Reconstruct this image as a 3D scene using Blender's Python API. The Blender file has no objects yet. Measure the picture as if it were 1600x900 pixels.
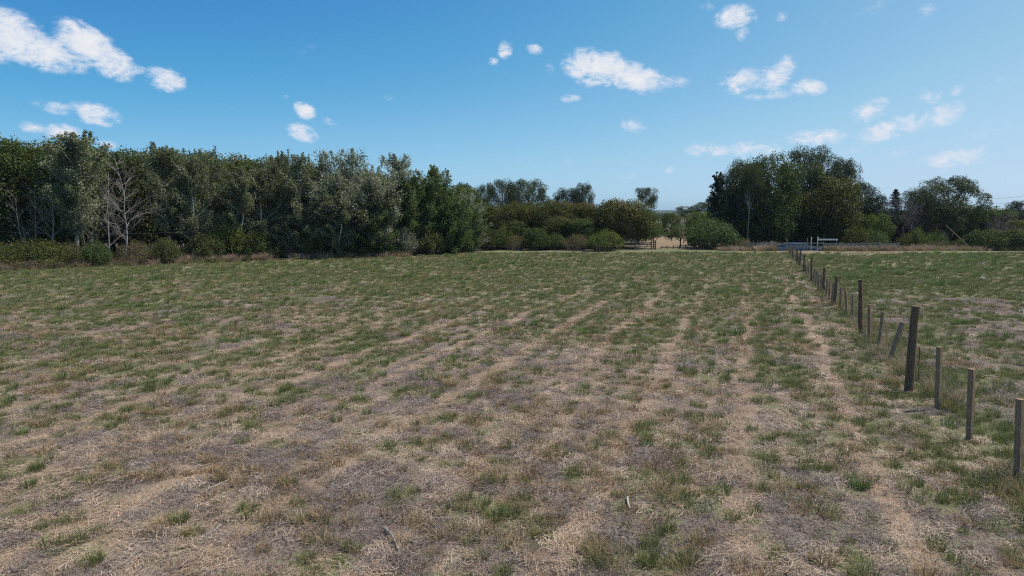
import bpy, math, random
import numpy as np
from mathutils import Vector, Matrix

# ------------------------------------------------------------------ camera, sky, sun, exposure
scene = bpy.context.scene
C = scene.collection
F = 1067.0                       # focal length in photo pixels (1600 wide)
CAMZ = 4.0
PITCH = math.atan(118.0 / F)
cam_d = bpy.data.cameras.new('camera')
cam_d.sensor_width = 36.0
cam_d.lens = 36.0 * F / 1600.0
cam_d.clip_end = 20000.0
cam_d.clip_start = 0.05
cam = bpy.data.objects.new('camera', cam_d)
C.objects.link(cam)
cam.location = (0, 0, CAMZ)
cam.rotation_euler = (math.pi / 2 - PITCH, 0, 0)
scene.camera = cam

SUN_EL = math.radians(60)
SUN_AZ = math.radians(76)        # clockwise from +Y (straight ahead) towards +X (right)
sun_dir = Vector((math.sin(SUN_AZ) * math.cos(SUN_EL), math.cos(SUN_AZ) * math.cos(SUN_EL), math.sin(SUN_EL)))
sun_d = bpy.data.lights.new('sun', 'SUN')
sun_d.energy = 4.8
sun_d.angle = math.radians(0.53)
sun_d.color = (1.0, 0.955, 0.89)
sun = bpy.data.objects.new('sun', sun_d)
C.objects.link(sun)
sun.location = (60, 40, 80)
sun.rotation_euler = sun_dir.to_track_quat('Z', 'Y').to_euler()

scene.view_settings.view_transform = 'Standard'
scene.view_settings.look = 'None'
scene.view_settings.exposure = 0.2
scene.view_settings.gamma = 1.0
scene.view_settings.use_curve_mapping = False

SKY_STRENGTH = 0.10
world = bpy.data.worlds.new('World')
scene.world = world
world.use_nodes = True
world.cycles.sampling_method = 'MANUAL'
world.cycles.sample_map_resolution = 256
wt = world.node_tree
wt.nodes.clear()


class NT:
    """small helper to wire node trees"""
    def __init__(self, tree):
        self.t = tree

    def n(self, typ, ins=None, **props):
        nd = self.t.nodes.new(typ)
        for k, v in props.items():
            setattr(nd, k, v)
        for k, v in (ins or {}).items():
            self.set(nd.inputs[k], v)
        return nd

    def set(self, sock, v):
        if isinstance(v, bpy.types.NodeSocket):
            self.t.links.new(v, sock)
        else:
            sock.default_value = v

    def m(self, op, a, b=None, c=None, clamp=False):
        nd = self.t.nodes.new('ShaderNodeMath')
        nd.operation = op
        nd.use_clamp = clamp
        for i, v in enumerate((a, b, c)):
            if v is not None:
                self.set(nd.inputs[i], v)
        return nd.outputs[0]

    def mix(self, fac, a, b, blend='MIX'):
        nd = self.t.nodes.new('ShaderNodeMix')
        nd.data_type = 'RGBA'
        nd.blend_type = blend
        self.set(nd.inputs[0], fac)
        self.set(nd.inputs[6], a)
        self.set(nd.inputs[7], b)
        return nd.outputs[2]

    def ramp(self, fac, stops, interp='LINEAR'):
        nd = self.t.nodes.new('ShaderNodeValToRGB')
        cr = nd.color_ramp
        cr.interpolation = interp
        while len(cr.elements) < len(stops):
            cr.elements.new(0.5)
        for e, (p, c) in zip(cr.elements, stops):
            e.position = p
            e.color = (c[0], c[1], c[2], 1.0) if not isinstance(c, (int, float)) else (c, c, c, 1.0)
        self.set(nd.inputs[0], fac)
        return nd.outputs[0]

    def noise(self, vec, scale, detail=4.0, rough=0.55, dist=0.0, lac=2.0, dim='3D'):
        nd = self.n('ShaderNodeTexNoise', noise_dimensions=dim, ins={'Scale': scale, 'Detail': detail, 'Roughness': rough, 'Distortion': dist, 'Lacunarity': lac})
        if vec is not None:
            self.set(nd.inputs['Vector'], vec)
        return nd.outputs[0]

    def smooth(self, v, lo, hi, a=0.0, b=1.0):
        nd = self.n('ShaderNodeMapRange', {0: v, 1: lo, 2: hi, 3: a, 4: b}, interpolation_type='SMOOTHSTEP', clamp=True)
        return nd.outputs[0]


w = NT(wt)
tc = w.n('ShaderNodeTexCoord').outputs['Generated']
sky = w.n('ShaderNodeTexSky', sky_type='NISHITA', sun_disc=False, sun_elevation=SUN_EL, sun_rotation=SUN_AZ,
          altitude=0.0, air_density=0.25, dust_density=1.5, ozone_density=1.0)
sep = w.n('ShaderNodeSeparateXYZ', {0: tc})
az = w.m('ARCTAN2', sep.outputs[0], sep.outputs[1])
el = w.m('ARCSINE', sep.outputs[2])
P = w.n('ShaderNodeCombineXYZ', {0: az, 1: el, 2: 0.0}).outputs[0]


def sky_angles(px, py):
    cx, cy = (px - 800) / F, -(py - 450) / F
    d = Vector((cx, math.cos(PITCH) + cy * math.sin(PITCH), -math.sin(PITCH) + cy * math.cos(PITCH))).normalized()
    return math.atan2(d.x, d.y), math.asin(d.z)


# (x, y, half width, half height in photo pixels, tilt degrees down to the right, density)
CLOUDS = [
    (10, 52, 62, 30, 20, 1.0), (70, 82, 52, 24, 15, 0.95), (135, 68, 42, 26, 25, 1.1), (175, 98, 30, 22, 30, 1.05), (212, 109, 16, 8, 0, .5),
    (258, 124, 27, 17, 10, .9), (150, 178, 32, 16, 12, .75), (88, 168, 28, 10, 10, .42), (98, 207, 24, 12, 5, .9), (52, 201, 18, 9, 10, .6), (166, 226, 14, 7, 0, .5),
    (476, 172, 18, 13, 25, .8), (472, 208, 26, 14, 12, .85), (515, 190, 14, 7, 15, .38), (605, 153, 12, 5, 0, .25), (448, 152, 8, 4, 0, .3),
    (789, 78, 13, 14, 0, .8), (771, 96, 10, 7, 0, .55), (835, 76, 14, 9, 12, .55), (858, 108, 10, 9, 0, .4),
    (930, 105, 52, 30, 8, 1.0), (985, 120, 60, 22, 14, .95), (1050, 128, 34, 10, 8, .42), (891, 154, 17, 7, 0, .65), (990, 196, 22, 13, 15, .55),
    (1149, 27, 32, 18, 0, .85), (1160, 50, 12, 14, 30, .5), (1104, 12, 14, 8, 10, .4), (1222, 26, 12, 9, -30, .4),
    (1160, 128, 36, 20, 0, .7), (1215, 118, 34, 22, -35, .75), (1262, 137, 26, 14, 10, .7), (1200, 148, 40, 9, 0, .45),
    (1108, 235, 38, 12, 3, .58), (1175, 235, 46, 15, 0, .5), (1278, 214, 56, 13, 0, .62), (1360, 172, 26, 18, -20, .55), (1392, 202, 50, 17, -14, .66),
    (1475, 180, 32, 18, -20, .55), (1456, 150, 18, 14, 30, .45), (1495, 142, 10, 7, -30, .55), (1500, 246, 52, 15, -10, .48), (1330, 236, 20, 9, 0, .34),
    (995, 275, 36, 7, 0, .2), (1046, 265, 9, 8, 0, .35), (880, 252, 22, 7, 5, .22), (480, 78, 26, 18, 20, .12), (676, 227, 18, 6, 0, .16),
    (1450, 14, 16, 10, 0, .35), (1560, 128, 20, 10, 0, .25), (1400, 240, 16, 8, 0, .25), (1340, 15, 60, 14, -8, .2), (1560, 200, 40, 10, -15, .24),
    (1690, 90, 60, 24, 10, .6), (1760, 190, 70, 22, 0, .5), (-110, 60, 80, 34, 10, .9), (-160, 170, 60, 20, 0, .7), (640, -120, 70, 30, 10, .8), (1180, -140, 90, 34, -10, .7),
]
acc = None
for (cx_, cy_, rx_, ry_, tilt, dens) in CLOUDS:
    a0, e0 = sky_angles(cx_, cy_)
    ct, st = math.cos(math.radians(tilt)), math.sin(math.radians(tilt))
    sx, sy = F / (rx_ * 1.12), F / (ry_ * 1.15)
    # rotate into the cloud's own axes (tilt is down to the right), then a soft quadratic falloff
    u_ = w.m('MULTIPLY_ADD', el, -st * sx, w.m('MULTIPLY_ADD', az, ct * sx, (-a0 * ct + e0 * st) * sx))
    v_ = w.m('MULTIPLY_ADD', el, ct * sy, w.m('MULTIPLY_ADD', az, st * sy, (-a0 * st - e0 * ct) * sy))
    r2 = w.m('MULTIPLY_ADD', u_, u_, w.m('MULTIPLY', v_, v_))
    v = w.m('MULTIPLY_ADD', r2, -dens * .8, dens * .8)
    acc = v if acc is None else w.m('MAXIMUM', acc, v)
# clouds elsewhere, out of the frame: the same scattered small cumulus goes on round the horizon
cs = w.n('ShaderNodeMapping', {'Vector': P})
cs.inputs['Scale'].default_value = (1.0, 1.7, 1.0)
warp = w.noise(cs.outputs[0], 9.0, 2.0, 0.5, dim='2D')
nz = w.noise(cs.outputs[0], 30.0, 7.0, 0.66, 0.5, dim='2D')
nz2 = w.noise(cs.outputs[0], 90.0, 3.0, 0.6, dim='2D')
away = w.smooth(w.m('ABSOLUTE', az), 0.95, 1.2)
scat = w.m('MULTIPLY', w.smooth(warp, 0.55, 0.75), away)
acc = w.m('MAXIMUM', w.m('MAXIMUM', acc, 0.0), w.m('MULTIPLY', scat, 0.8))
raw = w.m('ADD', acc, w.m('MULTIPLY', w.m('SUBTRACT', nz, 0.53), 1.45))
raw = w.m('ADD', raw, w.m('MULTIPLY', w.m('SUBTRACT', nz2, 0.5), 0.60))
gate = w.smooth(acc, 0.0, 0.22)
alpha = w.m('MULTIPLY', w.smooth(raw, 0.0, 0.70), gate)
alpha = w.m('MULTIPLY', alpha, w.m('MINIMUM', w.m('ADD', w.m('MULTIPLY', acc, 1.6), 0.30), 0.95))
ccol = w.ramp(w.smooth(raw, 0.25, 1.05), [(0, (0.72, 0.80, 0.93)), (0.4, (0.76, 0.81, 0.90)), (1, (0.90, 0.91, 0.93))])
# the camera's rendering of the sky: a contrastier blue, the same curve for the whole dome
sc_ = w.n('ShaderNodeSeparateColor', {0: sky.outputs[0]})
chan = [w.m('MULTIPLY', w.m('POWER', w.m('MULTIPLY', sc_.outputs[i], SKY_STRENGTH), g_), k_ * 1.149) for i, (g_, k_) in enumerate(((1.42, 3.2), (0.82, 1.76), (0.43, 1.238 * .90)))]
cc_ = w.n('ShaderNodeCombineColor', {0: chan[0], 1: chan[1], 2: chan[2]})
cv = w.n('ShaderNodeRGBCurve', {'Color': cc_.outputs[0]})
for ci_, pts_ in ((0, [(0, 0), (.098, .066), (.136, .10), (.24, .235), (.474, .42), (.716, .50), (1, .62)]),
                  (1, [(0, 0), (.332, .285), (.381, .35), (.53, .51), (.665, .62), (.84, .68), (1, .76)]),
                  (2, [(0, 0), (.65, .63), (.80, .79), (1, .90)])):
    c_ = cv.mapping.curves[ci_]
    c_.points[0].location, c_.points[1].location = pts_[0], pts_[-1]
    for p_ in pts_[1:-1]:
        c_.points.new(*p_)
cv.mapping.update()
hs = w.n('ShaderNodeVectorMath', {0: cv.outputs[0], 'Scale': 1 / (1.149 * SKY_STRENGTH)}, operation='SCALE')
bg1 = w.n('ShaderNodeBackground', {'Color': hs.outputs[0], 'Strength': SKY_STRENGTH})
bg2 = w.n('ShaderNodeBackground', {'Color': ccol, 'Strength': 0.84})
mx = w.n('ShaderNodeMixShader', {0: alpha, 1: bg1.outputs[0], 2: bg2.outputs[0]})
wo = w.n('ShaderNodeOutputWorld', {'Surface': mx.outputs[0]})

scene.cycles.use_denoising = False
scene.cycles.filter_width = 1.15
scene.cycles.sample_clamp_indirect = 3.0
scene.cycles.max_bounces = 6
scene.cycles.diffuse_bounces = 3
scene.cycles.transmission_bounces = 3
scene.cycles.volume_bounces = 0

# ------------------------------------------------------------------ helpers


def ray(px, py):
    cx, cy = (px - 800) / F, -(py - 450) / F
    return Vector((cx, math.cos(PITCH) + cy * math.sin(PITCH), -math.sin(PITCH) + cy * math.cos(PITCH)))


def ground_at(px, py, z=0.0):
    d = ray(px, py)
    t = (z - CAMZ) / d.z
    return Vector((d.x * t, d.y * t, z))


def at_depth(px, py, Y):
    d = ray(px, py)
    t = Y / d.y
    return Vector((d.x * t, Y, CAMZ + d.z * t))


def _hash(ix, iy, seed):
    h = (ix.astype(np.int64) * 374761393 + iy.astype(np.int64) * 668265263 + seed * 1442695041) & 0xFFFFFFFF
    h = ((h ^ (h >> 13)) * 1274126177) & 0xFFFFFFFF
    h = (h ^ (h >> 16)) & 0xFFFFFF
    return h / float(0xFFFFFF)


def vnoise(x, y, seed=0):
    ix, iy = np.floor(x), np.floor(y)
    fx, fy = x - ix, y - iy
    fx = fx * fx * (3 - 2 * fx)
    fy = fy * fy * (3 - 2 * fy)
    a, b = _hash(ix, iy, seed), _hash(ix + 1, iy, seed)
    c, d = _hash(ix, iy + 1, seed), _hash(ix + 1, iy + 1, seed)
    return (a * (1 - fx) + b * fx) * (1 - fy) + (c * (1 - fx) + d * fx) * fy


def fbm(x, y, seed=0, oct=4):
    s, amp, tot = 0, 1.0, 0
    for i in range(oct):
        s = s + amp * vnoise(x * 2 ** i + 17.3 * i, y * 2 ** i - 9.1 * i, seed + i)
        tot += amp
        amp *= 0.55
    return s / tot


def sst(v, lo, hi):
    t = np.clip((v - lo) / (hi - lo), 0, 1)
    return t * t * (3 - 2 * t)


ROW = 0.345                      # the mowing rows and the wire fence run along (ROW, 1)
UF = 4.05                        # fence line, u = x - ROW*y


def terrain_z(x, y):
    """gentle bumps, and a lane that drops behind the rail fence on the right"""
    z = 0.05 * (fbm(x / 1.1, y / 1.1, 5, 3) - 0.5) + 0.12 * (fbm(x / 6, y / 6, 9, 2) - 0.5)
    z = z * (1 - sst(np.hypot(x, y), 90, 200))
    dip = sst(y, 72.6, 75.5) * sst(x, 22, 26) * (1 - sst(y, 110, 140))
    return z - 0.85 * dip


def fields(x, y):
    """how green, how strawy the sward is at a place"""
    u0 = x - ROW * y
    n0 = fbm(x / 16, y / 16, 21, 3)
    n1 = fbm(x / 5.0, y / 5.0, 31, 3)
    n2 = fbm(x / 1.25, y / 1.25, 41, 3)
    n3 = fbm(x / 0.5, y / 0.5, 51, 2)
    u = u0 + 0.55 * (n1 - 0.5) + 0.35 * (n2 - .5)
    fr = (u + 1.05) / 2.15
    fr = fr - np.floor(fr)
    stripe = np.exp(-((fr - 0.5) / 0.085) ** 2) * (0.55 + 0.9 * (n0 - .5) + .9 * (n1 - .5) + .45)
    fr2 = (u + 0.2) / 0.72
    fr2 = fr2 - np.floor(fr2)
    stripe2 = np.exp(-((fr2 - 0.5) / 0.22) ** 2)
    rowfade = (0.32 + 0.68 * sst(u0, -26, -6)) * (1 - 0.75 * sst(y, 24, 50))
    t = sst(y, 10, 40)
    t2 = sst(y, 26, 46)
    green = 0.58 + 0.17 * t + 0.17 * t2 + 0.55 * (n1 - 0.5) * (1 - .6 * t2) + 0.65 * (n2 - 0.5) * (1 - .4 * t2) + 0.45 * (n0 - 0.5) + 0.95 * (n3 - .5)
    green = green - 0.46 * stripe * rowfade - 0.14 * stripe2 * rowfade
    straw = 0.30 - 0.06 * t + 0.70 * stripe * rowfade + 0.22 * stripe2 * rowfade + 0.7 * (fbm(x / 2.2, y / 2.2, 61, 3) - 0.5) + .5 * (n3 - .5)
    # the paddock to the right of the wire fence
    r = sst(u0, UF - 0.15, UF + 0.35)
    bare = np.exp(-((y - 27 - 0.12 * (x - 14)) / 4.2) ** 2) + 0.65 * np.exp(-((y - 18) / 3.0) ** 2)
    gr = 0.76 + 0.12 * sst(y, 34, 42) + 1.5 * (n2 - 0.5) + 0.5 * (n1 - 0.5) - 0.30 * bare
    sr = 0.22 + 0.45 * (n3 - 0.5) + 0.1 * bare
    green = green * (1 - r) + gr * r
    straw = straw * (1 - r) + sr * r
    # pale trodden strip just left of the fence, far end
    path = np.exp(-((u0 - (UF - 0.75)) / 0.42) ** 2) * sst(y, 24, 40)
    green = green - 0.28 * path
    straw = straw + 0.25 * path
    # dry margins: along the wood, at the far right headland, beyond the field
    px = x / np.maximum(y, 1) * F + 800
    woodline = 48.5 + (px / 740.0) * 20.0
    mw = sst(y - woodline, -4.5, -0.5) * (1 - sst(px, 430, 760))
    hl = sst(y, 63, 66) * (1 - sst(y, 71, 73)) * r * (1 - sst(px, 1390, 1450))
    far = sst(y, 75, 77) * (1 - sst(y, 150, 220)) * sst(px, 985, 1010) * (1 - sst(px, 1120, 1150))
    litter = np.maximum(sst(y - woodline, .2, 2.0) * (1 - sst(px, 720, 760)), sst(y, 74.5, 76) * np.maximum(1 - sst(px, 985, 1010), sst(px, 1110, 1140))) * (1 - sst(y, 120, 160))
    dry = np.clip(np.maximum(np.maximum(mw * 0.7, hl * 0.5), far), 0, 1)
    green = green * (1 - 0.8 * dry)
    straw = straw * (1 - dry) + (0.75 + 0.5 * (n2 - .5)) * dry
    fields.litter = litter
    return np.clip(green, 0, 1), np.clip(straw, 0, 1), stripe * rowfade * (1 - r), r, dry


def new_mesh(name, verts, faces=None, quads=None, tris=None, mat=None, tint=None, smooth=False):
    me = bpy.data.meshes.new(name)
    verts = np.asarray(verts, dtype=np.float32).reshape(-1, 3)
    if quads is not None or tris is not None:
        nq = 0 if quads is None else len(quads)
        nt = 0 if tris is None else len(tris)
        me.vertices.add(len(verts))
        me.vertices.foreach_set('co', verts.ravel())
        loops = []
        if nq:
            loops.append(np.asarray(quads, dtype=np.int32).ravel())
        if nt:
            loops.append(np.asarray(tris, dtype=np.int32).ravel())
        loops = np.concatenate(loops)
        me.loops.add(len(loops))
        me.loops.foreach_set('vertex_index', loops)
        me.polygons.add(nq + nt)
        starts = np.concatenate([np.arange(nq) * 4, nq * 4 + np.arange(nt) * 3]).astype(np.int32)
        me.polygons.foreach_set('loop_start', starts)
        me.update(calc_edges=True)
    else:
        me.from_pydata([tuple(v) for v in verts], [], faces)
    if tint is not None:
        at = me.attributes.new('tint', 'FLOAT', 'FACE')
        at.data.foreach_set('value', np.asarray(tint, dtype=np.float32))
    if smooth:
        me.polygons.foreach_set('use_smooth', np.ones(len(me.polygons), dtype=bool))
    if mat:
        me.materials.append(mat)
    me.update()
    return me


def link(name, me, parent=None, loc=(0, 0, 0), rot=(0, 0, 0)):
    o = bpy.data.objects.new(name, me)
    C.objects.link(o)
    o.location = loc
    o.rotation_euler = rot
    if parent is not None:
        o.parent = parent
    return o


def tag(o, label=None, cat=None, group=None, kind=None):
    if label:
        o['label'] = label
    if cat:
        o['category'] = cat
    if group:
        o['group'] = group
    if kind:
        o['kind'] = kind
    return o


class Geo:
    """collects tubes, boxes, prisms"""
    def __init__(self):
        self.v, self.f, self.n = [], [], 0

    def add(self, vs, fs):
        self.v.extend(vs)
        self.f.extend([tuple(i + self.n for i in f) for f in fs])
        self.n += len(vs)

    def tube(self, pts, rad, sides=6, cap=True):
        pts = [Vector(p) for p in pts]
        vs, fs = [], []
        up = Vector((0.31, 0.17, 0.93))
        for i, p in enumerate(pts):
            a = pts[max(i - 1, 0)]
            b = pts[min(i + 1, len(pts) - 1)]
            t = (b - a).normalized()
            x = t.cross(up if abs(t.dot(up)) < 0.95 else Vector((1, 0, 0))).normalized()
            y = t.cross(x)
            for k in range(sides):
                an = 2 * math.pi * k / sides
                vs.append(p + (x * math.cos(an) + y * math.sin(an)) * rad[i])
        for i in range(len(pts) - 1):
            for k in range(sides):
                k2 = (k + 1) % sides
                fs.append((i * sides + k, i * sides + k2, (i + 1) * sides + k2, (i + 1) * sides + k))
        if cap:
            fs.append(tuple(reversed(range(sides))))
            fs.append(tuple((len(pts) - 1) * sides + k for k in range(sides)))
        self.add(vs, fs)

    def box(self, c, s, rot=None):
        c = Vector(c)
        vs = []
        for dz in (-.5, .5):
            for dx, dy in ((-.5, -.5), (.5, -.5), (.5, .5), (-.5, .5)):
                q = Vector((dx * s[0], dy * s[1], dz * s[2]))
                if rot is not None:
                    q = rot @ q
                vs.append(c + q)
        self.add(vs, [(3, 2, 1, 0), (4, 5, 6, 7), (0, 1, 5, 4), (1, 2, 6, 5), (2, 3, 7, 6), (3, 0, 4, 7)])

    def mesh(self, name, mat, smooth=False):
        return new_mesh(name, [tuple(v) for v in self.v], faces=self.f, mat=mat, smooth=smooth)


# ------------------------------------------------------------------ materials


def material(name):
    m = bpy.data.materials.new(name)
    m.use_nodes = True
    t = m.node_tree
    t.nodes.clear()
    return m, NT(t)


def finish(b, shader):
    b.n('ShaderNodeOutputMaterial', {'Surface': shader})


def leaf_material(name, stops, transl=0.32, rough=0.6, spec=0.12, gain=1.55, blue=.82):
    m, b = material(name)
    tint = b.n('ShaderNodeAttribute', attribute_name='tint').outputs['Fac']
    rnd = b.n('ShaderNodeObjectInfo').outputs['Random']
    v = b.m('ADD', tint, b.m('MULTIPLY', b.m('SUBTRACT', rnd, 0.5), 0.16), clamp=True)
    col = b.ramp(v, [(p_, (c_[0] * gain, c_[1] * gain * .98, c_[2] * gain * blue)) for p_, c_ in stops])
    p = b.n('ShaderNodeBsdfPrincipled', {'Base Color': col, 'Roughness': rough, 'Specular IOR Level': spec})
    tr = b.n('ShaderNodeBsdfTranslucent', {'Color': b.mix(1.0, col, (1.0, 1.05, 0.5, 1), 'MULTIPLY')})
    ms = b.n('ShaderNodeMixShader', {0: transl, 1: p.outputs[0], 2: tr.outputs[0]})
    finish(b, ms.outputs[0])
    return m


def bark_material(name, c1, c2, scale=6.0, stretch=4.0, spots=None):
    m, b = material(name)
    oc = b.n('ShaderNodeTexCoord').outputs['Object']
    mp = b.n('ShaderNodeMapping', {'Vector': oc})
    mp.inputs['Scale'].default_value = (stretch, stretch, 1)
    n = b.noise(mp.outputs[0], scale, 5, 0.65)
    col = b.ramp(n, [(0.3, c1), (0.7, c2)])
    if spots:
        col = b.mix(b.smooth(b.noise(oc, 2.2, 4, .6), 0.52, 0.66), col, (*spots, 1))
    bump = b.n('ShaderNodeBump', {'Height': n, 'Strength': 0.5, 'Distance': 0.02})
    p = b.n('ShaderNodeBsdfPrincipled', {'Base Color': col, 'Roughness': 0.85, 'Specular IOR Level': 0.2, 'Normal': bump.outputs[0]})
    finish(b, p.outputs[0])
    return m


def plain(name, col, rough=0.6, metal=0.0, spec=0.4, var=0.15, scale=20.0):
    m, b = material(name)
    oc = b.n('ShaderNodeTexCoord').outputs['Object']
    n = b.noise(oc, scale, 4, 0.6)
    c = b.mix(b.smooth(n, 0.35, 0.7), (*[x * (1 - var) for x in col], 1), (*[min(1, x * (1 + var)) for x in col], 1))
    p = b.n('ShaderNodeBsdfPrincipled', {'Base Color': c, 'Roughness': rough, 'Metallic': metal, 'Specular IOR Level': spec})
    finish(b, p.outputs[0])
    return m


M = {}
M['dark_leaf'] = leaf_material('dark_leaf', [(0, (.024, .038, .016)), (.5, (.042, .062, .022)), (1, (.075, .092, .028))])
M['olive_leaf'] = leaf_material('olive_leaf', [(0, (.036, .045, .016)), (.5, (.068, .078, .026)), (1, (.115, .115, .036))], gain=1.3)
M['poplar_leaf'] = leaf_material('poplar_leaf', [(0, (.052, .066, .036)), (.5, (.088, .104, .058)), (.85, (.135, .148, .095)), (1, (.20, .21, .15))], gain=1.75, blue=1.0)
M['silver_leaf'] = leaf_material('silver_leaf', [(0, (.065, .078, .052)), (.45, (.125, .140, .100)), (.8, (.19, .205, .16)), (1, (.30, .31, .265))], gain=1.6, blue=1.0)
M['green_leaf'] = leaf_material('green_leaf', [(0, (.030, .050, .022)), (.55, (.058, .086, .034)), (1, (.11, .135, .055))])
M['edge_leaf'] = leaf_material('edge_leaf', [(0, (.030, .040, .018)), (.55, (.058, .070, .030)), (1, (.105, .112, .055))])
M['euc_leaf'] = leaf_material('euc_leaf', [(0, (.026, .038, .022)), (.5, (.048, .064, .034)), (1, (.088, .105, .055))], gain=1.2)
M['rust_leaf'] = leaf_material('rust_leaf', [(0, (.028, .038, .014)), (.45, (.044, .056, .019)), (.75, (.076, .074, .022)), (1, (.125, .082, .026))])
M['lime_leaf'] = leaf_material('lime_leaf', [(0, (.040, .060, .018)), (.5, (.072, .096, .028)), (1, (.12, .14, .042))])
M['conifer_leaf'] = leaf_material('conifer_leaf', [(0, (.014, .024, .018)), (.6, (.026, .040, .027)), (1, (.05, .065, .038))], transl=.12)
M['brown_leaf'] = leaf_material('brown_leaf', [(0, (.055, .050, .030)), (.5, (.10, .088, .052)), (1, (.17, .14, .09))])
M['straw_leaf'] = leaf_material('straw_leaf', [(0, (.16, .12, .075)), (.5, (.33, .25, .165)), (1, (.50, .41, .29))], transl=.2)
M['bark'] = bark_material('bark', (.045, .036, .028), (.12, .10, .08))
M['pale_bark'] = bark_material('pale_bark', (.30, .28, .25), (.58, .56, .52), 5, 2, spots=(.14, .12, .10))
M['dead_bark'] = bark_material('dead_bark', (.17, .15, .138), (.36, .325, .30), 5, 2)
M['grey_twig'] = bark_material('grey_twig', (.10, .088, .085), (.20, .175, .17), 5, 2)
M['euc_bark'] = bark_material('euc_bark', (.10, .085, .07), (.36, .32, .27), 3, 3)

# ------------------------------------------------------------------ the ground: one sheet to the horizon
def ground_axis(lo, hi, near_lo, near_hi, step, grow):
    core = np.arange(near_lo, near_hi + 1e-6, step)
    out, s, p = [], step, core[-1]
    while p < hi:
        s *= grow
        p += s
        out.append(p)
    right = np.array(out)
    out, s, p = [], step, core[0]
    while p > lo:
        s *= grow
        p -= s
        out.append(p)
    return np.concatenate([np.array(out)[::-1], core, right])


gx = ground_axis(-6000, 6000, -16, 22, 0.13, 1.05)
gy = ground_axis(-300, 9000, 5, 32, 0.13, 1.045)
X, Y = np.meshgrid(gx, gy)
xf, yf = X.ravel(), Y.ravel()
zf = terrain_z(xf, yf)
nx, ny = len(gx), len(gy)
idx = np.arange(nx * ny).reshape(ny, nx)
q = np.stack([idx[:-1, :-1], idx[:-1, 1:], idx[1:, 1:], idx[1:, :-1]], -1).reshape(-1, 4)
gmat, b = material('sward')
pos = b.n('ShaderNodeTexCoord').outputs['Object']
A = lambda nm: b.n('ShaderNodeAttribute', attribute_name=nm).outputs['Fac']
ag, as_, ar, ad = A('green'), A('straw'), A('paddock'), A('dry')
mp1 = b.n('ShaderNodeMapping', {'Vector': pos})
mp1.inputs['Rotation'].default_value = (0, 0, math.radians(70))
mp1.inputs['Scale'].default_value = (9, 1, 1)
mp2 = b.n('ShaderNodeMapping', {'Vector': pos})
mp2.inputs['Rotation'].default_value = (0, 0, math.radians(-25))
mp2.inputs['Scale'].default_value = (8, 1, 1)
fib1 = b.noise(mp1.outputs[0], 7, 3, 0.7, 0, dim='2D')
fib2 = b.noise(mp2.outputs[0], 8, 3, 0.7, 0, dim='2D')
fib = b.m('MAXIMUM', fib1, fib2)
na = b.noise(pos, 5.5, 4, 0.68, dim='2D')
nb = b.noise(pos, 22, 4, 0.7, dim='2D')
nc = b.noise(pos, 1.7, 3, 0.6, dim='2D')
soil = b.ramp(b.m('ADD', b.m('MULTIPLY', nb, 0.6), b.m('MULTIPLY', na, 0.4)),
              [(0.33, (.046, .035, .029)), (0.47, (.125, .098, .084)), (0.60, (.22, .18, .158)), (0.75, (.32, .268, .232))])
strawc = b.ramp(b.m('ADD', b.m('MULTIPLY', fib, 0.6), b.m('MULTIPLY', nb, 0.4)),
                [(0.38, (.11, .078, .053)), (0.52, (.28, .202, .140)), (0.68, (.48, .365, .262))])
col = b.mix(b.smooth(b.m('ADD', as_, b.m('MULTIPLY', b.m('SUBTRACT', fib, 0.55), 1.4)), 0.25, 0.75), soil, strawc)
greenc = b.ramp(nb, [(0.3, (.066, .078, .036)), (0.5, (.138, .152, .070)), (0.7, (.225, .230, .120))])
gm = b.m('ADD', ag, b.m('ADD', b.m('MULTIPLY', b.m('SUBTRACT', na, 0.5), 1.2), b.m('MULTIPLY', b.m('SUBTRACT', nb, 0.5), 0.9)))
col = b.mix(b.m('MULTIPLY', b.smooth(gm, 0.34, 0.82), 0.88), col, greenc)
dryc = b.ramp(b.m('ADD', b.m('MULTIPLY', nc, 0.5), b.m('MULTIPLY', nb, 0.5)), [(0.35, (.125, .094, .056)), (0.6, (.24, .186, .115))])
col = b.mix(b.m('MULTIPLY', ad, 0.75), col, dryc)
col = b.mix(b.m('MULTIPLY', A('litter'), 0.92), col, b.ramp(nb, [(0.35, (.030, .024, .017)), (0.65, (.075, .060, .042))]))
# open country far away: pasture and hedged fields
sepp = b.n('ShaderNodeSeparateXYZ', {0: pos})
farmask = b.smooth(sepp.outputs[1], 140, 260)
big = b.noise(pos, 0.012, 3, 0.6, dim='2D')
farc = b.ramp(big, [(0.35, (.060, .085, .035)), (0.5, (.12, .135, .060)), (0.65, (.19, .17, .095))], 'LINEAR')
col = b.mix(farmask, col, farc)
hgt = b.noise(pos, 26, 3, 0.7, dim='2D')
bump = b.n('ShaderNodeBump', {'Height': hgt, 'Strength': 0.9, 'Distance': 0.06})
pr = b.n('ShaderNodeBsdfPrincipled', {'Base Color': col, 'Roughness': 0.95, 'Specular IOR Level': 0.1, 'Normal': bump.outputs[0]})
finish(b, pr.outputs[0])
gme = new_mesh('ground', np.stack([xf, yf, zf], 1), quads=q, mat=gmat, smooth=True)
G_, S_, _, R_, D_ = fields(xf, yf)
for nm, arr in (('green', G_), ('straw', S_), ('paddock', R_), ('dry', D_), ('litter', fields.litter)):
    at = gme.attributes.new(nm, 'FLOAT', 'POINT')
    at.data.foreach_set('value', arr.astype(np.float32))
tag(link('ground', gme), kind='structure')

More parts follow.
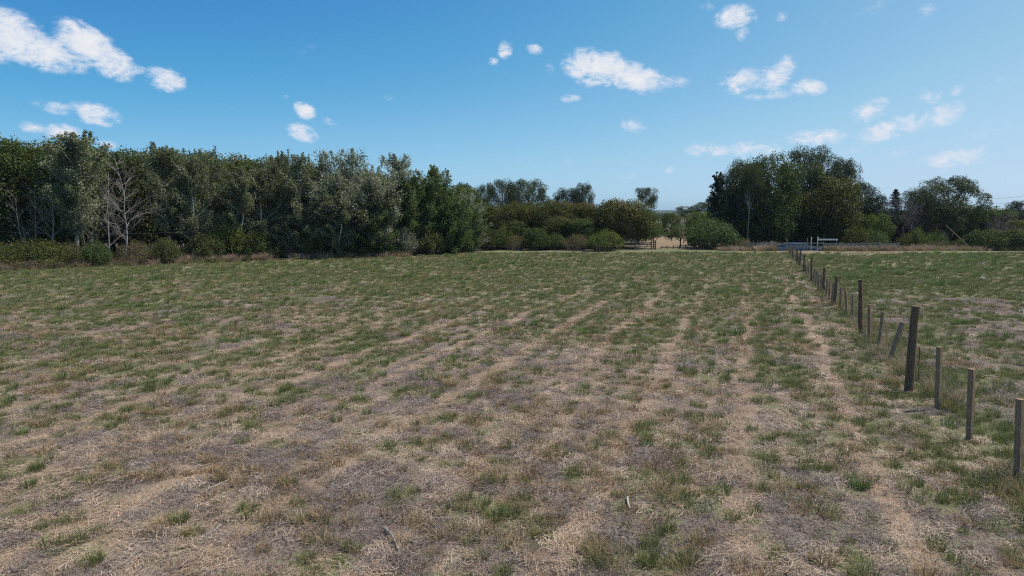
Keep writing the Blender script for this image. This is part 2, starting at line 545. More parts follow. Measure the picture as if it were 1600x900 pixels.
# distant low hills
rng = np.random.default_rng(4)
hx = np.linspace(-4200, 5200, 260)
hy = np.linspace(2300, 3600, 24)
HX, HY = np.meshgrid(hx, hy)
prof = np.sin(np.clip((HY - 2300) / 1300, 0, 1) * math.pi) ** 0.7
HZ = -1.5 + prof * (7 + 11 * fbm(HX / 700, HY / 900, 77, 4) + 4 * fbm(HX / 45, HY / 60, 78, 2))
hid = np.arange(HX.size).reshape(HX.shape)
hq = np.stack([hid[:-1, :-1], hid[:-1, 1:], hid[1:, 1:], hid[1:, :-1]], -1).reshape(-1, 4)
hm, b = material('wooded_hill')
pos = b.n('ShaderNodeTexCoord').outputs['Object']
hc = b.ramp(b.noise(pos, 0.02, 6, 0.65), [(0.35, (.022, .034, .020)), (0.6, (.05, .065, .032)), (.75, (.11, .115, .06))])
finish(b, b.n('ShaderNodeBsdfPrincipled', {'Base Color': hc, 'Roughness': 1.0, 'Specular IOR Level': 0.0}).outputs[0])
tag(link('hills', new_mesh('hills', np.stack([HX.ravel(), HY.ravel(), HZ.ravel()], 1), quads=hq, mat=hm, smooth=True)), kind='structure')

# thin haze over the whole country
g_ = bpy.data.meshes.new('haze')
hv = [(x_, y_, z_) for z_ in (-2.6, 24.0) for x_, y_ in ((-6800, -700), (6800, -700), (6800, 9900), (-6800, 9900))]
g_.from_pydata(hv, [], [(3, 2, 1, 0), (4, 5, 6, 7), (0, 1, 5, 4), (1, 2, 6, 5), (2, 3, 7, 6), (3, 0, 4, 7)])
hmz, b = material('haze')
pv = b.n('ShaderNodeVolumePrincipled', {'Color': (.55, .74, 1.0, 1), 'Density': 0.0001, 'Anisotropy': 0.2})
b.n('ShaderNodeOutputMaterial', {'Volume': pv.outputs[0]})
g_.materials.append(hmz)
haze = bpy.data.objects.new('haze', g_)
C.objects.link(haze)
haze['kind'] = 'stuff'

# ------------------------------------------------------------------ trees
def unit(a):
    return a / np.maximum(np.linalg.norm(a, axis=-1, keepdims=True), 1e-9)


def leaf_mesh(name, pos, nrm, size, aspect, tint, mat, rng):
    n = len(pos)
    r = unit(rng.normal(size=(n, 3)))
    a = unit(np.cross(nrm, r))
    bb = np.cross(nrm, a)
    L = (size * 0.5)[:, None]
    Wd = L * aspect
    fold = nrm * L * 0.25
    v = np.stack([pos - a * L, pos + bb * Wd + fold, pos + a * L, pos - bb * Wd + fold], 1).reshape(-1, 3)
    qd = np.arange(n * 4).reshape(n, 4)
    return new_mesh(name, v, quads=qd, mat=mat, tint=np.clip(tint, 0, 1))


def clump(rng, c, r, n, size, base_tint, under=0.45, shell=0.5, up=0.35, spread=.16):
    d = unit(rng.normal(size=(int(n * 1.6), 3)))
    keep = (d[:, 2] > -0.25) | (rng.random(len(d)) < under)
    d = d[keep][:n]
    m = len(d)
    rad = shell + (1 - shell) * rng.random(m) ** 0.6
    lump = 1 + 0.25 * np.sin(d[:, 0] * 5 + c[0] * 3) * np.cos(d[:, 1] * 4 + c[1] * 5)
    p = np.asarray(c) + d * np.asarray(r) * (rad * lump)[:, None]
    nr = unit(d * 0.6 + rng.normal(size=(m, 3)) * 0.55 + np.array([0, 0, up]))
    s = size * (0.6 + 0.8 * rng.random(m))
    t = base_tint + rng.normal(size=m) * spread
    return p, nr, s, t


def cat(parts):
    return [np.concatenate([p[i] for p in parts]) for i in range(4)]


def bend(p0, p1, rng, k=5, amp=0.08):
    p0, p1 = Vector(p0), Vector(p1)
    L = (p1 - p0).length
    o = Vector(rng.normal(size=3)) * amp * L
    return [p0.lerp(p1, i / (k - 1)) + o * math.sin(math.pi * i / (k - 1)) for i in range(k)]


def tree_dense(name, seed, H, R, leafm, barkm, nclump=46, per=300, size=0.20, base=0.16, top_tint=0.0, rmul=0.40, flat=0.8, shape=0.8, j0=0.74, j1=0.34, tr=.022, aspect=.6):
    """closely leaved round crown that starts low"""
    rng = np.random.default_rng(seed)
    g = Geo()
    lean = rng.normal(size=2) * 0.04 * H
    tp = [(0, 0, -0.3), (lean[0] * .2, lean[1] * .2, H * .2), (lean[0] * .6, lean[1] * .6, H * .5), (lean[0], lean[1], H * .85)]
    g.tube(tp, [H * tr, H * tr * .82, H * tr * .55, H * .004], 8)
    cz0, cz1 = base * H, H
    parts = []
    for i in range(nclump):
        f = (i + 0.5) / nclump
        zz = -0.92 + 1.9 * f
        th = i * 2.39996 + rng.normal() * 0.35
        rr = math.sqrt(max(0.0, 1 - min(1, abs(zz)) ** 2)) ** shape
        jit = j0 + j1 * rng.random()
        cr = R * rmul * (0.65 + 0.6 * rng.random())
        cx = math.cos(th) * rr * (R - cr * .6) * jit + lean[0] * f
        cy = math.sin(th) * rr * (R - cr * .6) * jit + lean[1] * f
        cz = (cz0 + cz1) / 2 + zz * ((cz1 - cz0) / 2 - cr * flat * .8) * (0.9 + 0.12 * rng.random())
        bt = 0.42 + rng.normal() * 0.13 + top_tint * max(0, (cz / H - 0.55)) * 2
        parts.append(clump(rng, (cx, cy, cz), (cr, cr, cr * flat), per, size, bt))
        if i % 3 == 0:
            s = Vector((lean[0] * .5, lean[1] * .5, max(H * .15, cz - H * .25)))
            g.tube(bend(s, (cx, cy, cz), rng, 4), [H * .009, H * .007, H * .005, H * .002], 5, False)
    for i in range(10):                       # inner foliage
        th = rng.random() * 6.28
        parts.append(clump(rng, (math.cos(th) * R * .3, math.sin(th) * R * .3, cz0 + (cz1 - cz0) * (.2 + .6 * rng.random())), (R * .5, R * .5, H * .16), per // 3, size * 1.3, .3, shell=.1))
    p, nr, s, t = cat(parts)
    return [('trunk', g.mesh(name + '_trunk', barkm, True)), ('crown', leaf_mesh(name + '_crown', p, nr, s, aspect, t, leafm, rng))]


def tree_open(name, seed, H, R, leafm, barkm, limbs=4, subs=4, per=420, size=0.19, fork=0.28, cr=(0.16, 0.26), flat=0.62, low=0.42, trunk_r=0.024, tuft=2):
    """gum tree: forking limbs that carry separate rounded leaf clumps with gaps"""
    rng = np.random.default_rng(seed)
    g = Geo()
    lx, ly = rng.normal(size=2) * 0.03 * H
    fk = Vector((lx, ly, H * fork))
    r0 = H * trunk_r
    g.tube([(0, 0, -.3), (lx * .3, ly * .3, H * fork * .5), fk], [r0 * 1.15, r0 * .95, r0 * .8], 8)
    parts = []
    for i in range(limbs):
        th = 6.283 * (i + .35 * rng.normal()) / limbs
        out = R * (0.30 + 0.35 * rng.random()) if i else R * .12
        zt = H * (0.58 + 0.26 * rng.random()) if i else H * 0.80
        e1 = Vector((lx + math.cos(th) * out, ly + math.sin(th) * out, zt))
        pts = bend(fk, e1, rng, 5, .07)
        g.tube(pts, [r0 * .62, r0 * .52, r0 * .42, r0 * .34, r0 * .22], 6, False)
        for j in range(subs):
            th2 = th + rng.normal() * 0.95 if i else 6.283 * (j + .3 * rng.random()) / subs
            ext = R * (0.22 + 0.40 * rng.random())
            st = pts[int(rng.integers(2, 5))]
            e2 = Vector((st.x + math.cos(th2) * ext, st.y + math.sin(th2) * ext, st.z + H * (0.03 + 0.17 * rng.random())))
            hr = math.hypot(e2.x - lx, e2.y - ly)
            if hr > R * .86:
                e2.x = lx + (e2.x - lx) * R * .86 / hr
                e2.y = ly + (e2.y - ly) * R * .86 / hr
            e2.z = min(max(e2.z, H * low), H * 0.93)
            if j == 0 and i == 0:
                e2.z = H * .93
            g.tube(bend(st, e2, rng, 4, .08), [r0 * .25, r0 * .2, r0 * .14, r0 * .05], 5, False)
            bt = .45 + rng.normal() * .14
            for k in range(tuft):
                c = R * (cr[0] + (cr[1] - cr[0]) * rng.random())
                off = rng.normal(size=3) * c * (.65 if k else 0.0)
                zc = min(e2.z + off[2] * .5, H - c * flat)
                parts.append(clump(rng, (e2.x + off[0], e2.y + off[1], zc), (c, c, c * flat), per // tuft, size, bt, under=.35, shell=.45))
    p, nr, s, t = cat(parts)
    return [('trunk', g.mesh(name + '_trunk', barkm, True)), ('crown', leaf_mesh(name + '_crown', p, nr, s, 0.42, t, leafm, rng))]


def tree_poplar(name, seed, H, R, leafm, barkm, nb=54, clus=5, per=34, size=0.17, low=0.22, stems=1, sparse=1.0, spire=0.5):
    """upright stems, ascending branches with loose flickering leaves"""
    rng = np.random.default_rng(seed)
    g = Geo()
    parts = []
    for sidx in range(stems):
        ang = 6.283 * sidx / max(stems, 1) + rng.random()
        bx, by = (math.cos(ang) * R * .22, math.sin(ang) * R * .22) if stems > 1 else (0, 0)
        lean = rng.normal(size=2) * 0.05 * H + np.array([bx, by]) * 1.2
        Hs = H * (1.0 if sidx == 0 else 0.72 + .25 * rng.random())
        k = 8
        wob = rng.normal(size=(k, 2)) * 0.012 * H
        tp = [Vector((bx + lean[0] * (i / (k - 1)) + wob[i, 0] * (i > 0), by + lean[1] * (i / (k - 1)) + wob[i, 1] * (i > 0), -0.3 + (Hs * .97 + .3) * i / (k - 1))) for i in range(k)]
        r0 = H * .0135
        g.tube(tp, [r0 * (1 - .93 * i / (k - 1)) for i in range(k)], 7)
        nbs = nb // stems
        for i in range(nbs):
            f = low + (0.97 - low) * (i + rng.random()) / nbs
            q_ = f * (k - 1)
            i0 = min(int(q_), k - 2)
            st = tp[i0].lerp(tp[i0 + 1], q_ - i0)
            th = rng.random() * 6.283
            prof = max(.12, math.sin(min(1, (f - low) / (1 - low) * .8 + .2) * math.pi)) ** spire
            ln = R * (0.45 + 0.6 * rng.random()) * prof
            e = st + Vector((math.cos(th) * ln, math.sin(th) * ln, ln * (0.35 + 0.8 * rng.random()) + .1))
            e.z = min(e.z, H)
            g.tube(bend(st, e, rng, 4, .07), [r0 * .3, r0 * .22, r0 * .14, r0 * .05], 4, False)
            bt = .45 + rng.normal() * .16
            if f > .80 and i % 2 == 0:                # leading shoots that stand out of the crown
                tipz = H * (1.0 + .05 * rng.random())
                sh = Vector((e.x * .8 + st.x * .2, e.y * .8 + st.y * .2, e.z))
                sh_e = Vector((sh.x + rng.normal() * .1, sh.y + rng.normal() * .1, max(min(e.z + H * .09, tipz), e.z + .3)))
                g.tube([sh, sh_e], [r0 * .12, r0 * .04], 4, False)
                for fc in (.2, .5, .8, 1.0):
                    parts.append(clump(rng, sh.lerp(sh_e, fc), (.16, .16, .18), 16, size, bt, under=.9, shell=.1, up=.1, spread=.2))
            for c_ in range(clus):
                if rng.random() > sparse:
                    continue
                fc = (c_ + 1.0) / clus
                pc = st.lerp(e, fc)
                cr = R * .16 * (0.7 + .6 * rng.random())
                parts.append(clump(rng, pc, (cr, cr, cr * 1.15), per, size, bt, under=.9, shell=.1, up=.15, spread=.22))
    p, nr, s, t = cat(parts)
    return [('trunk', g.mesh(name + '_trunk', barkm, True)), ('crown', leaf_mesh(name + '_crown', p, nr, s, 0.7, t, leafm, rng))]


def tree_bare(name, seed, H, barkm, levels=5, spread=.55, trunk_r=.016, kids=3, fork=.3, part='branches', leafm=None, lsize=.1, lper=3, lean=.06):
    """leafless tree: recursive forks down to fine twigs"""
    rng = np.random.default_rng(seed)
    gt, gb = Geo(), Geo()
    lv = [[], [], [], []]

    def grow(p, d, L, r, lev):
        k = 4
        o = Vector(rng.normal(size=3)) * L * .09
        pts = [p + d * (L * i / (k - 1)) + o * math.sin(math.pi * i / (k - 1)) for i in range(k)]
        (gt if lev == 0 else gb).tube(pts, [r * (1 - .45 * i / (k - 1)) for i in range(k)], 6 if lev < 2 else (4 if lev < 3 else 3), False)
        if lev >= levels:
            if leafm is not None:
                pp = np.array([tuple(pts[-1])] * lper) + rng.normal(size=(lper, 3)) * .12
                lv[0].append(pp)
                lv[1].append(unit(rng.normal(size=(lper, 3))))
                lv[2].append(lsize * (.6 + .8 * rng.random(lper)))
                lv[3].append(rng.random(lper))
            return
        nk = kids + (1 if rng.random() < .5 else 0)
        for i in range(nk):
            s = pts[-1] if i < 2 else pts[int(rng.integers(1, 4))]
            rv = Vector(unit(rng.normal(size=3)))
            nd = (d + rv * spread * (1.0 if i else .6) + Vector((0, 0, .10))).normalized()
            grow(s, nd, L * (0.62 + .2 * rng.random()), r * (0.52 if i else .6), lev + 1)
    ld = Vector((rng.normal() * lean, rng.normal() * lean, 1)).normalized()
    grow(Vector((0, 0, -.2)), ld, H * fork, H * trunk_r, 0)
    vs = np.array([tuple(v) for v in gb.v])
    zmax = vs[:, 2].max()
    sc_ = H / zmax
    for gg in (gt, gb):
        gg.v = [Vector((v[0] * sc_, v[1] * sc_, v[2] * sc_)) for v in gg.v]
    out = [('trunk', gt.mesh(name + '_trunk', barkm, True)), (part, gb.mesh(name + '_branches', barkm, True))]
    if leafm is not None:
        p, nr, s, t = [np.concatenate(a) for a in lv]
        out.append(('crown', leaf_mesh(name + '_crown', p * sc_, nr, s, .7, t, leafm, rng)))
    return out


def tree_dead(name, seed, H, R, barkm, nb=26, stems=1, r0=.011, sway=.05):
    """bare poplar: a slim curved leader, spreading boughs, sprays of fine twigs"""
    rng = np.random.default_rng(seed)
    gt, gb = Geo(), Geo()
    for sidx in range(stems):
        Hs = H * (1 if sidx == 0 else .7 + .2 * rng.random())
        k = 9
        lx, ly = rng.normal(size=2) * sway * H * (1 if sidx == 0 else 2.2)
        bow = rng.normal(size=2) * .05 * H
        tp = [Vector((lx * f + bow[0] * math.sin(3.1 * f) + rng.normal() * .008 * H * (f > 0), ly * f + bow[1] * math.sin(3.1 * f) + rng.normal() * .008 * H * (f > 0), -.2 + Hs * f)) for f in np.linspace(0, 1, k)]
        gt.tube(tp, [H * r0 * (1 - .9 * i / (k - 1)) for i in range(k)], 7)
        for i in range(nb // stems):
            f = .22 + .74 * (i + rng.random()) / (nb // stems)
            q_ = f * (k - 1)
            i0 = min(int(q_), k - 2)
            st = tp[i0].lerp(tp[i0 + 1], q_ - i0)
            th = rng.random() * 6.283
            L = R * (1.15 - .75 * f) * (.6 + .6 * rng.random())
            d = Vector((math.cos(th), math.sin(th), .45 + .7 * rng.random()))
            e = st + d.normalized() * L
            bp_ = bend(st, e, rng, 5, .09)
            rb = H * r0 * .34 * (1.1 - .6 * f)
            gb.tube(bp_, [rb, rb * .8, rb * .6, rb * .42, rb * .2], 5, False)
            for j in range(6):
                s2 = bp_[1 + j % 4]
                d2 = (d.normalized() + Vector(rng.normal(size=3)) * .6 + Vector((0, 0, .3))).normalized()
                e2 = s2 + d2 * L * (.22 + .3 * rng.random())
                gb.tube(bend(s2, e2, rng, 3, .08), [rb * .36, rb * .26, rb * .12], 4, False)
                for m_ in range(4):
                    s3 = s2.lerp(e2, .35 + .2 * m_)
                    d3 = (d2 + Vector(rng.normal(size=3)) * .6).normalized()
                    gb.tube([s3, s3 + d3 * L * (.10 + .14 * rng.random())], [rb * .16, rb * .07], 3, False)
    return [('trunk', gt.mesh(name + '_trunk', barkm, True)), ('branches', gb.mesh(name + '_branches', barkm, True))]


def shrub(name, seed, H, R, leafm, barkm, stems=110, per=56, size=.10, fan=1.0, tint=.45):
    """many stems fanning from the ground, leafy over the upper two thirds"""
    rng = np.random.default_rng(seed)
    g = Geo()
    parts = []
    for i in range(stems):
        th = rng.random() * 6.283
        rr = math.sqrt(rng.random())
        hz = math.sqrt(max(0.05, 1 - (rr * .93) ** 2)) * (0.78 + .26 * rng.random())
        e = Vector((math.cos(th) * rr * R, math.sin(th) * rr * R, H * hz))
        s = Vector((math.cos(th) * rr * R * .45, math.sin(th) * rr * R * .45, -.05))
        mid = s.lerp(e, .55) + Vector((math.cos(th), math.sin(th), 0)) * R * .10 * fan
        pts = [s, mid, e]
        if i % 2 == 0:
            g.tube(pts, [.022, .014, .005], 4, False)
        n = per
        f = 0.25 + 0.78 * rng.random(n) ** .8
        pp = np.array([tuple(mid.lerp(e, (x - .4) / .6) if x > .4 else s.lerp(mid, x / .4)) for x in f])
        pp = pp + rng.normal(size=(n, 3)) * np.array([.13, .13, .10]) * (R / 1.6) ** .5
        out = unit(pp - np.array([0, 0, H * .3]))
        nr = unit(out * .5 + rng.normal(size=(n, 3)) * .7 + np.array([0, 0, .25]))
        pp[:, 2] = np.maximum(pp[:, 2], .03)
        parts.append((pp, nr, size * (.6 + .8 * rng.random(n)), tint + rng.normal() * .14 + rng.normal(size=n) * .15))
    p, nr, s, t = cat(parts)
    return [('stems', g.mesh(name + '_stems', barkm)), ('foliage', leaf_mesh(name + '_foliage', p, nr, s, .5, t, leafm, rng))]


def tree_conifer(name, seed, H, R, leafm, barkm, whorls=22, arms=7, per=46, size=.16, rag=.35, low=.10):
    rng = np.random.default_rng(seed)
    g = Geo()
    g.tube([(0, 0, -.3), (0, 0, H * .5), (0, 0, H * .97)], [H * .02, H * .012, H * .003], 7)
    parts = []
    for i in range(whorls):
        f = low + (1 - low) * i / (whorls - 1)
        for j in range(arms):
            th = 6.283 * (j + rng.random() * .8) / arms + i * .7
            ln = R * max(0.0, 1 - f) ** .75 * (1 - rag + 2 * rag * rng.random()) + .12
            st = Vector((0, 0, H * f * .96))
            e = st + Vector((math.cos(th) * ln, math.sin(th) * ln, ln * (.10 + .25 * rng.random())))
            if i % 2 == 0:
                g.tube([st, e], [H * .004, .006], 4, False)
            bt = .45 + rng.normal() * .15
            for fc in (.35, .62, .86, 1.0):
                c = st.lerp(e, fc)
                parts.append(clump(rng, c, (.26 + ln * .13, .26 + ln * .13, .20), per // 2, size, bt, under=.7, shell=.1))
    p, nr, s, t = cat(parts)
    return [('trunk', g.mesh(name + '_trunk', barkm, True)), ('crown', leaf_mesh(name + '_crown', p, nr, s, .3, t, leafm, rng))]


def grow_tree(parts, name, px, depth, top_py, width_px, H, R, label, category='tree', group=None, rz=None, z0=None, ground_py=None):
    """put a thing with its parts where it stands: photo column, metres away, height of its top, spread"""
    top = at_depth(px, top_py, depth)
    zb = float(terrain_z(np.array([top.x]), np.array([depth]))[0]) if z0 is None else z0
    h = top.z - zb
    wd = width_px / F * depth
    root = bpy.data.objects.new(name, None)
    C.objects.link(root)
    root.empty_display_size = .3
    root.location = (top.x, depth, zb)
    root.scale = (wd / (2 * R), wd / (2 * R), h / H)
    root.rotation_euler = (0, 0, random.random() * 6.283 if rz is None else rz)
    for nm, me in parts:
        link(nm, me, root)
    return tag(root, label, category, group)


random.seed(11)
V = {}
V['dense_a'] = tree_dense('dense_a', 1, 10, 3.4, M['dark_leaf'], M['bark'], 58, 330, .21, base=.01, shape=.6)
V['dense_b'] = tree_dense('dense_b', 2, 10, 3.2, M['dark_leaf'], M['bark'], 54, 330, .21, rmul=.42, base=.01, shape=.6)
V['dense_c'] = tree_dense('dense_c', 3, 10, 3.4, M['olive_leaf'], M['bark'], 62, 310, .20, rmul=.36, base=.01, shape=.6)
V['round_a'] = tree_dense('round_a', 4, 6, 3.2, M['rust_leaf'], M['bark'], 70, 300, .15, base=.03, top_tint=.42, rmul=.30, flat=.75, shape=.7)
V['round_b'] = tree_dense('round_b', 5, 6, 3.0, M['rust_leaf'], M['bark'], 64, 300, .15, base=.03, top_tint=.30, rmul=.32, flat=.75, shape=.65)
V['dome_dark'] = tree_dense('dome_dark', 6, 11, 4.2, M['dark_leaf'], M['bark'], 72, 320, .20, base=.02, rmul=.30, shape=.62)
V['dome_lime'] = tree_dense('dome_lime', 7, 5, 3.0, M['lime_leaf'], M['bark'], 50, 260, .17, base=.15, rmul=.33)
V['pop_a'] = tree_poplar('pop_a', 11, 10, 2.4, M['poplar_leaf'], M['pale_bark'], 60, 6, 52, .135, .26)
V['pop_b'] = tree_poplar('pop_b', 12, 10, 2.6, M['poplar_leaf'], M['pale_bark'], 84, 6, 50, .135, .08, stems=2)
V['pop_c'] = tree_poplar('pop_c', 13, 10, 2.5, M['poplar_leaf'], M['pale_bark'], 90, 6, 48, .135, .05, stems=3)
V['sil_a'] = tree_poplar('sil_a', 14, 10, 3.4, M['silver_leaf'], M['pale_bark'], 120, 6, 48, .14, .06, stems=3, spire=.35)
V['sil_b'] = tree_poplar('sil_b', 15, 10, 2.6, M['silver_leaf'], M['pale_bark'], 90, 6, 48, .135, .06, stems=2)
V['grn_a'] = tree_poplar('grn_a', 16, 8, 2.6, M['green_leaf'], M['pale_bark'], 96, 6, 46, .14, .03, stems=3)
V['grn_b'] = tree_poplar('grn_b', 17, 8, 2.4, M['green_leaf'], M['bark'], 96, 6, 46, .14, .02, stems=4, spire=.4)
V['euc_c'] = tree_open('euc_c', 23, 12, 4.6, M['euc_leaf'], M['euc_bark'], 7, 6, 560, .20, fork=.16, low=.20, cr=(.18, .28), flat=.75, tuft=3)
V['gum_a'] = tree_dense('gum_a', 26, 13, 5.0, M['euc_leaf'], M['euc_bark'], 66, 520, .19, base=.14, rmul=.30, flat=.72, shape=.75, j0=.58, j1=.60, tr=.026, aspect=.45)
V['gum_b'] = tree_dense('gum_b', 27, 12, 5.0, M['euc_leaf'], M['euc_bark'], 72, 520, .19, base=.18, rmul=.27, flat=.70, shape=.6, j0=.60, j1=.56, tr=.028, aspect=.45)
V['euc_tall'] = tree_open('euc_tall', 24, 14, 3.0, M['euc_leaf'], M['euc_bark'], 6, 6, 480, .18, fork=.5, low=.40, cr=(.26, .38), flat=.85, tuft=3, trunk_r=.011)
V['pine'] = tree_dense('pine', 28, 8, 3.2, M['conifer_leaf'], M['bark'], 56, 380, .17, base=.04, rmul=.30, flat=.6, shape=.9, j0=.55, j1=.6, aspect=.3)
V['column'] = tree_poplar('column', 29, 9, 1.3, M['conifer_leaf'], M['bark'], 70, 4, 46, .15, .06, spire=.3)
V['small'] = tree_open('small', 25, 3.5, 1.9, M['green_leaf'], M['bark'], 5, 4, 260, .11, fork=.28, low=.42, cr=(.24, .36), flat=.6, trunk_r=.03)
V['bare_a'] = tree_dead('bare_a', 31, 9, 3.2, M['dead_bark'], 34, 1, .0095)
V['bare_b'] = tree_dead('bare_b', 32, 6, 2.4, M['dead_bark'], 18, 2, .012, .08)
V['bare_c'] = tree_dead('bare_c', 36, 7, 2.6, M['dead_bark'], 16, 1, .011, .10)
V['bare_bush'] = tree_bare('bare_bush', 34, 4, M['grey_twig'], 6, .62, .018, 3, .20, part='twigs')
V['con_a'] = tree_conifer('con_a', 41, 8, 2.4, M['conifer_leaf'], M['bark'], 20, 7, 56, .16, .55)
V['shr_olive'] = shrub('shr_olive', 51, 2.0, 2.4, M['olive_leaf'], M['bark'], 170, 60, .10)
V['shr_olive2'] = shrub('shr_olive2', 52, 2.0, 1.7, M['olive_leaf'], M['bark'], 130, 60, .10)
V['shr_edge'] = shrub('shr_edge', 58, 2.0, 1.6, M['edge_leaf'], M['bark'], 130, 60, .11)
V['shr_green'] = shrub('shr_green', 53, 2.0, 1.6, M['green_leaf'], M['bark'], 130, 60, .11)
V['shr_lime'] = shrub('shr_lime', 54, 2.0, 1.6, M['lime_leaf'], M['bark'], 120, 60, .10)
V['shr_brown'] = shrub('shr_brown', 55, 1.6, 1.6, M['brown_leaf'], M['grey_twig'], 140, 42, .08)
V['shr_silver'] = shrub('shr_silver', 56, 2.4, 1.5, M['silver_leaf'], M['bark'], 120, 60, .10)
V['shr_dark'] = shrub('shr_dark', 57, 2.4, 1.8, M['dark_leaf'], M['bark'], 150, 64, .12)
SZ = {}
for k_, parts_ in V.items():
    co = []
    for nm_, me_ in parts_:
        a_ = np.empty(len(me_.vertices) * 3, dtype=np.float32)
        me_.vertices.foreach_get('co', a_)
        co.append(a_.reshape(-1, 3))
    co = np.concatenate(co)
    SZ[k_] = (float(np.percentile(co[:, 2], 99.8)), float(np.percentile(np.hypot(co[:, 0], co[:, 1]), 96)))


def put(kind, name, px, depth, top, width, label, category='tree', group=None, rz=None):
    H, R = SZ[kind]
    return grow_tree(V[kind], name, px, depth, top, width, H, R, label, category, group, rz)


# --- the wood on the left
WOOD = 'dark trees packed deep in the left wood'
WL = 'dark leafy tree deep in the left wood, crown packed among its neighbours'
for i, px in enumerate(range(-50, 700, 62)):
    top = [222, 224, 226, 230, 234, 240, 246, 252, 256, 262, 268, 276, 290][i]
    put(['dense_a', 'dense_b', 'dense_c'][i % 3], 'dark_tree', px + random.uniform(-8, 8), 69 + random.uniform(-1.5, 2.5) + max(0, px) * .012, top + random.uniform(0, 5), 130, WL, group=WOOD)
FRONT = 'leafy dark trees along the skyline of the left wood'
fl = ['dark green leafy tree at the far left end of the wood skyline', 'dark leafy tree behind the bare forked tree at left',
      'dark leafy tree behind the tall leafy white-trunked poplar at left', 'dark rounded tree behind the pale dead tree in the left wood',
      'yellow-green topped tree just right of the pale dead tree', 'dark rounded tree behind the twin thin poplars of the left wood',
      'rounded dark crown on the skyline between thin poplars and middle of the left wood', 'low rounded dark crown at the dip of the left wood skyline']
for i, (px, top) in enumerate([(8, 216), (58, 221), (112, 224), (166, 232), (222, 234), (285, 236), (345, 241), (405, 248)]):
    put(['dense_b', 'dense_c', 'dense_a', 'dense_b', 'dense_c', 'dense_a', 'dense_c', 'dense_b'][i], 'dark_tree', px, 59.5 + px * .012 + random.uniform(-1, 1), top, 116, fl[i], group=FRONT)
put('pop_a', 'poplar_tree', 104, 53.0, 206, 100, 'tall leafy poplar with white leaning trunk rising above the left wood skyline')
put('pop_a', 'poplar_tree', 262, 56.0, 226, 74, 'thin poplar with pale trunk, left of the twin thin poplars', rz=2.0)
put('pop_b', 'poplar_tree', 306, 57.0, 232, 80, 'thin poplar with pale trunk, right of the twin thin poplars')
put('pop_c', 'poplar_tree', 362, 58.5, 262, 84, 'grey-green poplar standing forward in the middle of the left wood')
put('pop_b', 'poplar_tree', 412, 60.0, 252, 80, 'grey-green poplar right of the dip in the left wood skyline', rz=1.1)
put('pop_a', 'poplar_tree', 446, 61.5, 240, 62, 'poplar with spiky top shoots at the middle of the wood')
put('pop_b', 'poplar_tree', 482, 61.0, 242, 78, 'spiky-topped poplar just left of the big silver poplar', rz=4.0)
put('sil_a', 'silver_poplar', 548, 62.0, 236, 132, 'big silver-grey leaved poplar, palest tree of the left wood')
put('sil_b', 'silver_poplar', 598, 63.5, 240, 86, 'silver-green poplar forming the right shoulder of the big silver poplar', rz=.6)
put('grn_a', 'poplar_tree', 634, 65.0, 272, 74, 'low green poplar between the silver poplars and the dark pointed one')
put('grn_b', 'poplar_tree', 668, 66.0, 259, 76, 'dark green pointed poplar at the right end of the left wood')
put('grn_b', 'poplar_tree', 702, 67.0, 296, 78, 'bushy green poplar thicket at the right corner of the left wood', rz=2.2)
put('sil_b', 'silver_poplar', 738, 71.0, 302, 52, 'small grey leaved tree behind the right corner of the left wood')
put('pop_c', 'poplar_tree', 520, 60.5, 300, 84, 'low grey-green poplar thicket in front of the big silver poplar', rz=3.3)
put('grn_a', 'poplar_tree', 590, 62.0, 305, 84, 'low green poplar thicket at the foot of the silver poplars', rz=1.7)
put('pop_c', 'poplar_tree', 460, 59.5, 298, 84, 'low poplar thicket at the foot of the spiky topped poplars', rz=5.0)
put('grn_a', 'poplar_tree', 732, 69.5, 325, 60, 'low green poplar shoots at the very corner of the left wood', rz=.4)
# dead and bare trees
put('bare_b', 'dead_tree', 45, 51.5, 282, 66, 'bare dead tree with forked white trunk at the far left', 'dead tree', rz=.3)
put('bare_c', 'dead_tree', 72, 52.5, 268, 80, 'bare dead tree with long curved branches, second from left edge', 'dead tree', rz=2.2)
put('bare_a', 'dead_tree', 182, 51.8, 233, 92, 'tall pale dead tree full of fine white twigs in the left wood', 'dead tree', rz=1.0)
put('bare_c', 'dead_tree', 160, 52.8, 262, 70, 'slim pale dead tree leaning beside the tall pale dead tree', 'dead tree', rz=4.4)
put('bare_b', 'dead_tree', 128, 52.3, 300, 50, 'small bare dead tree under the tall leafy white-trunked poplar', 'dead tree', rz=3.6)
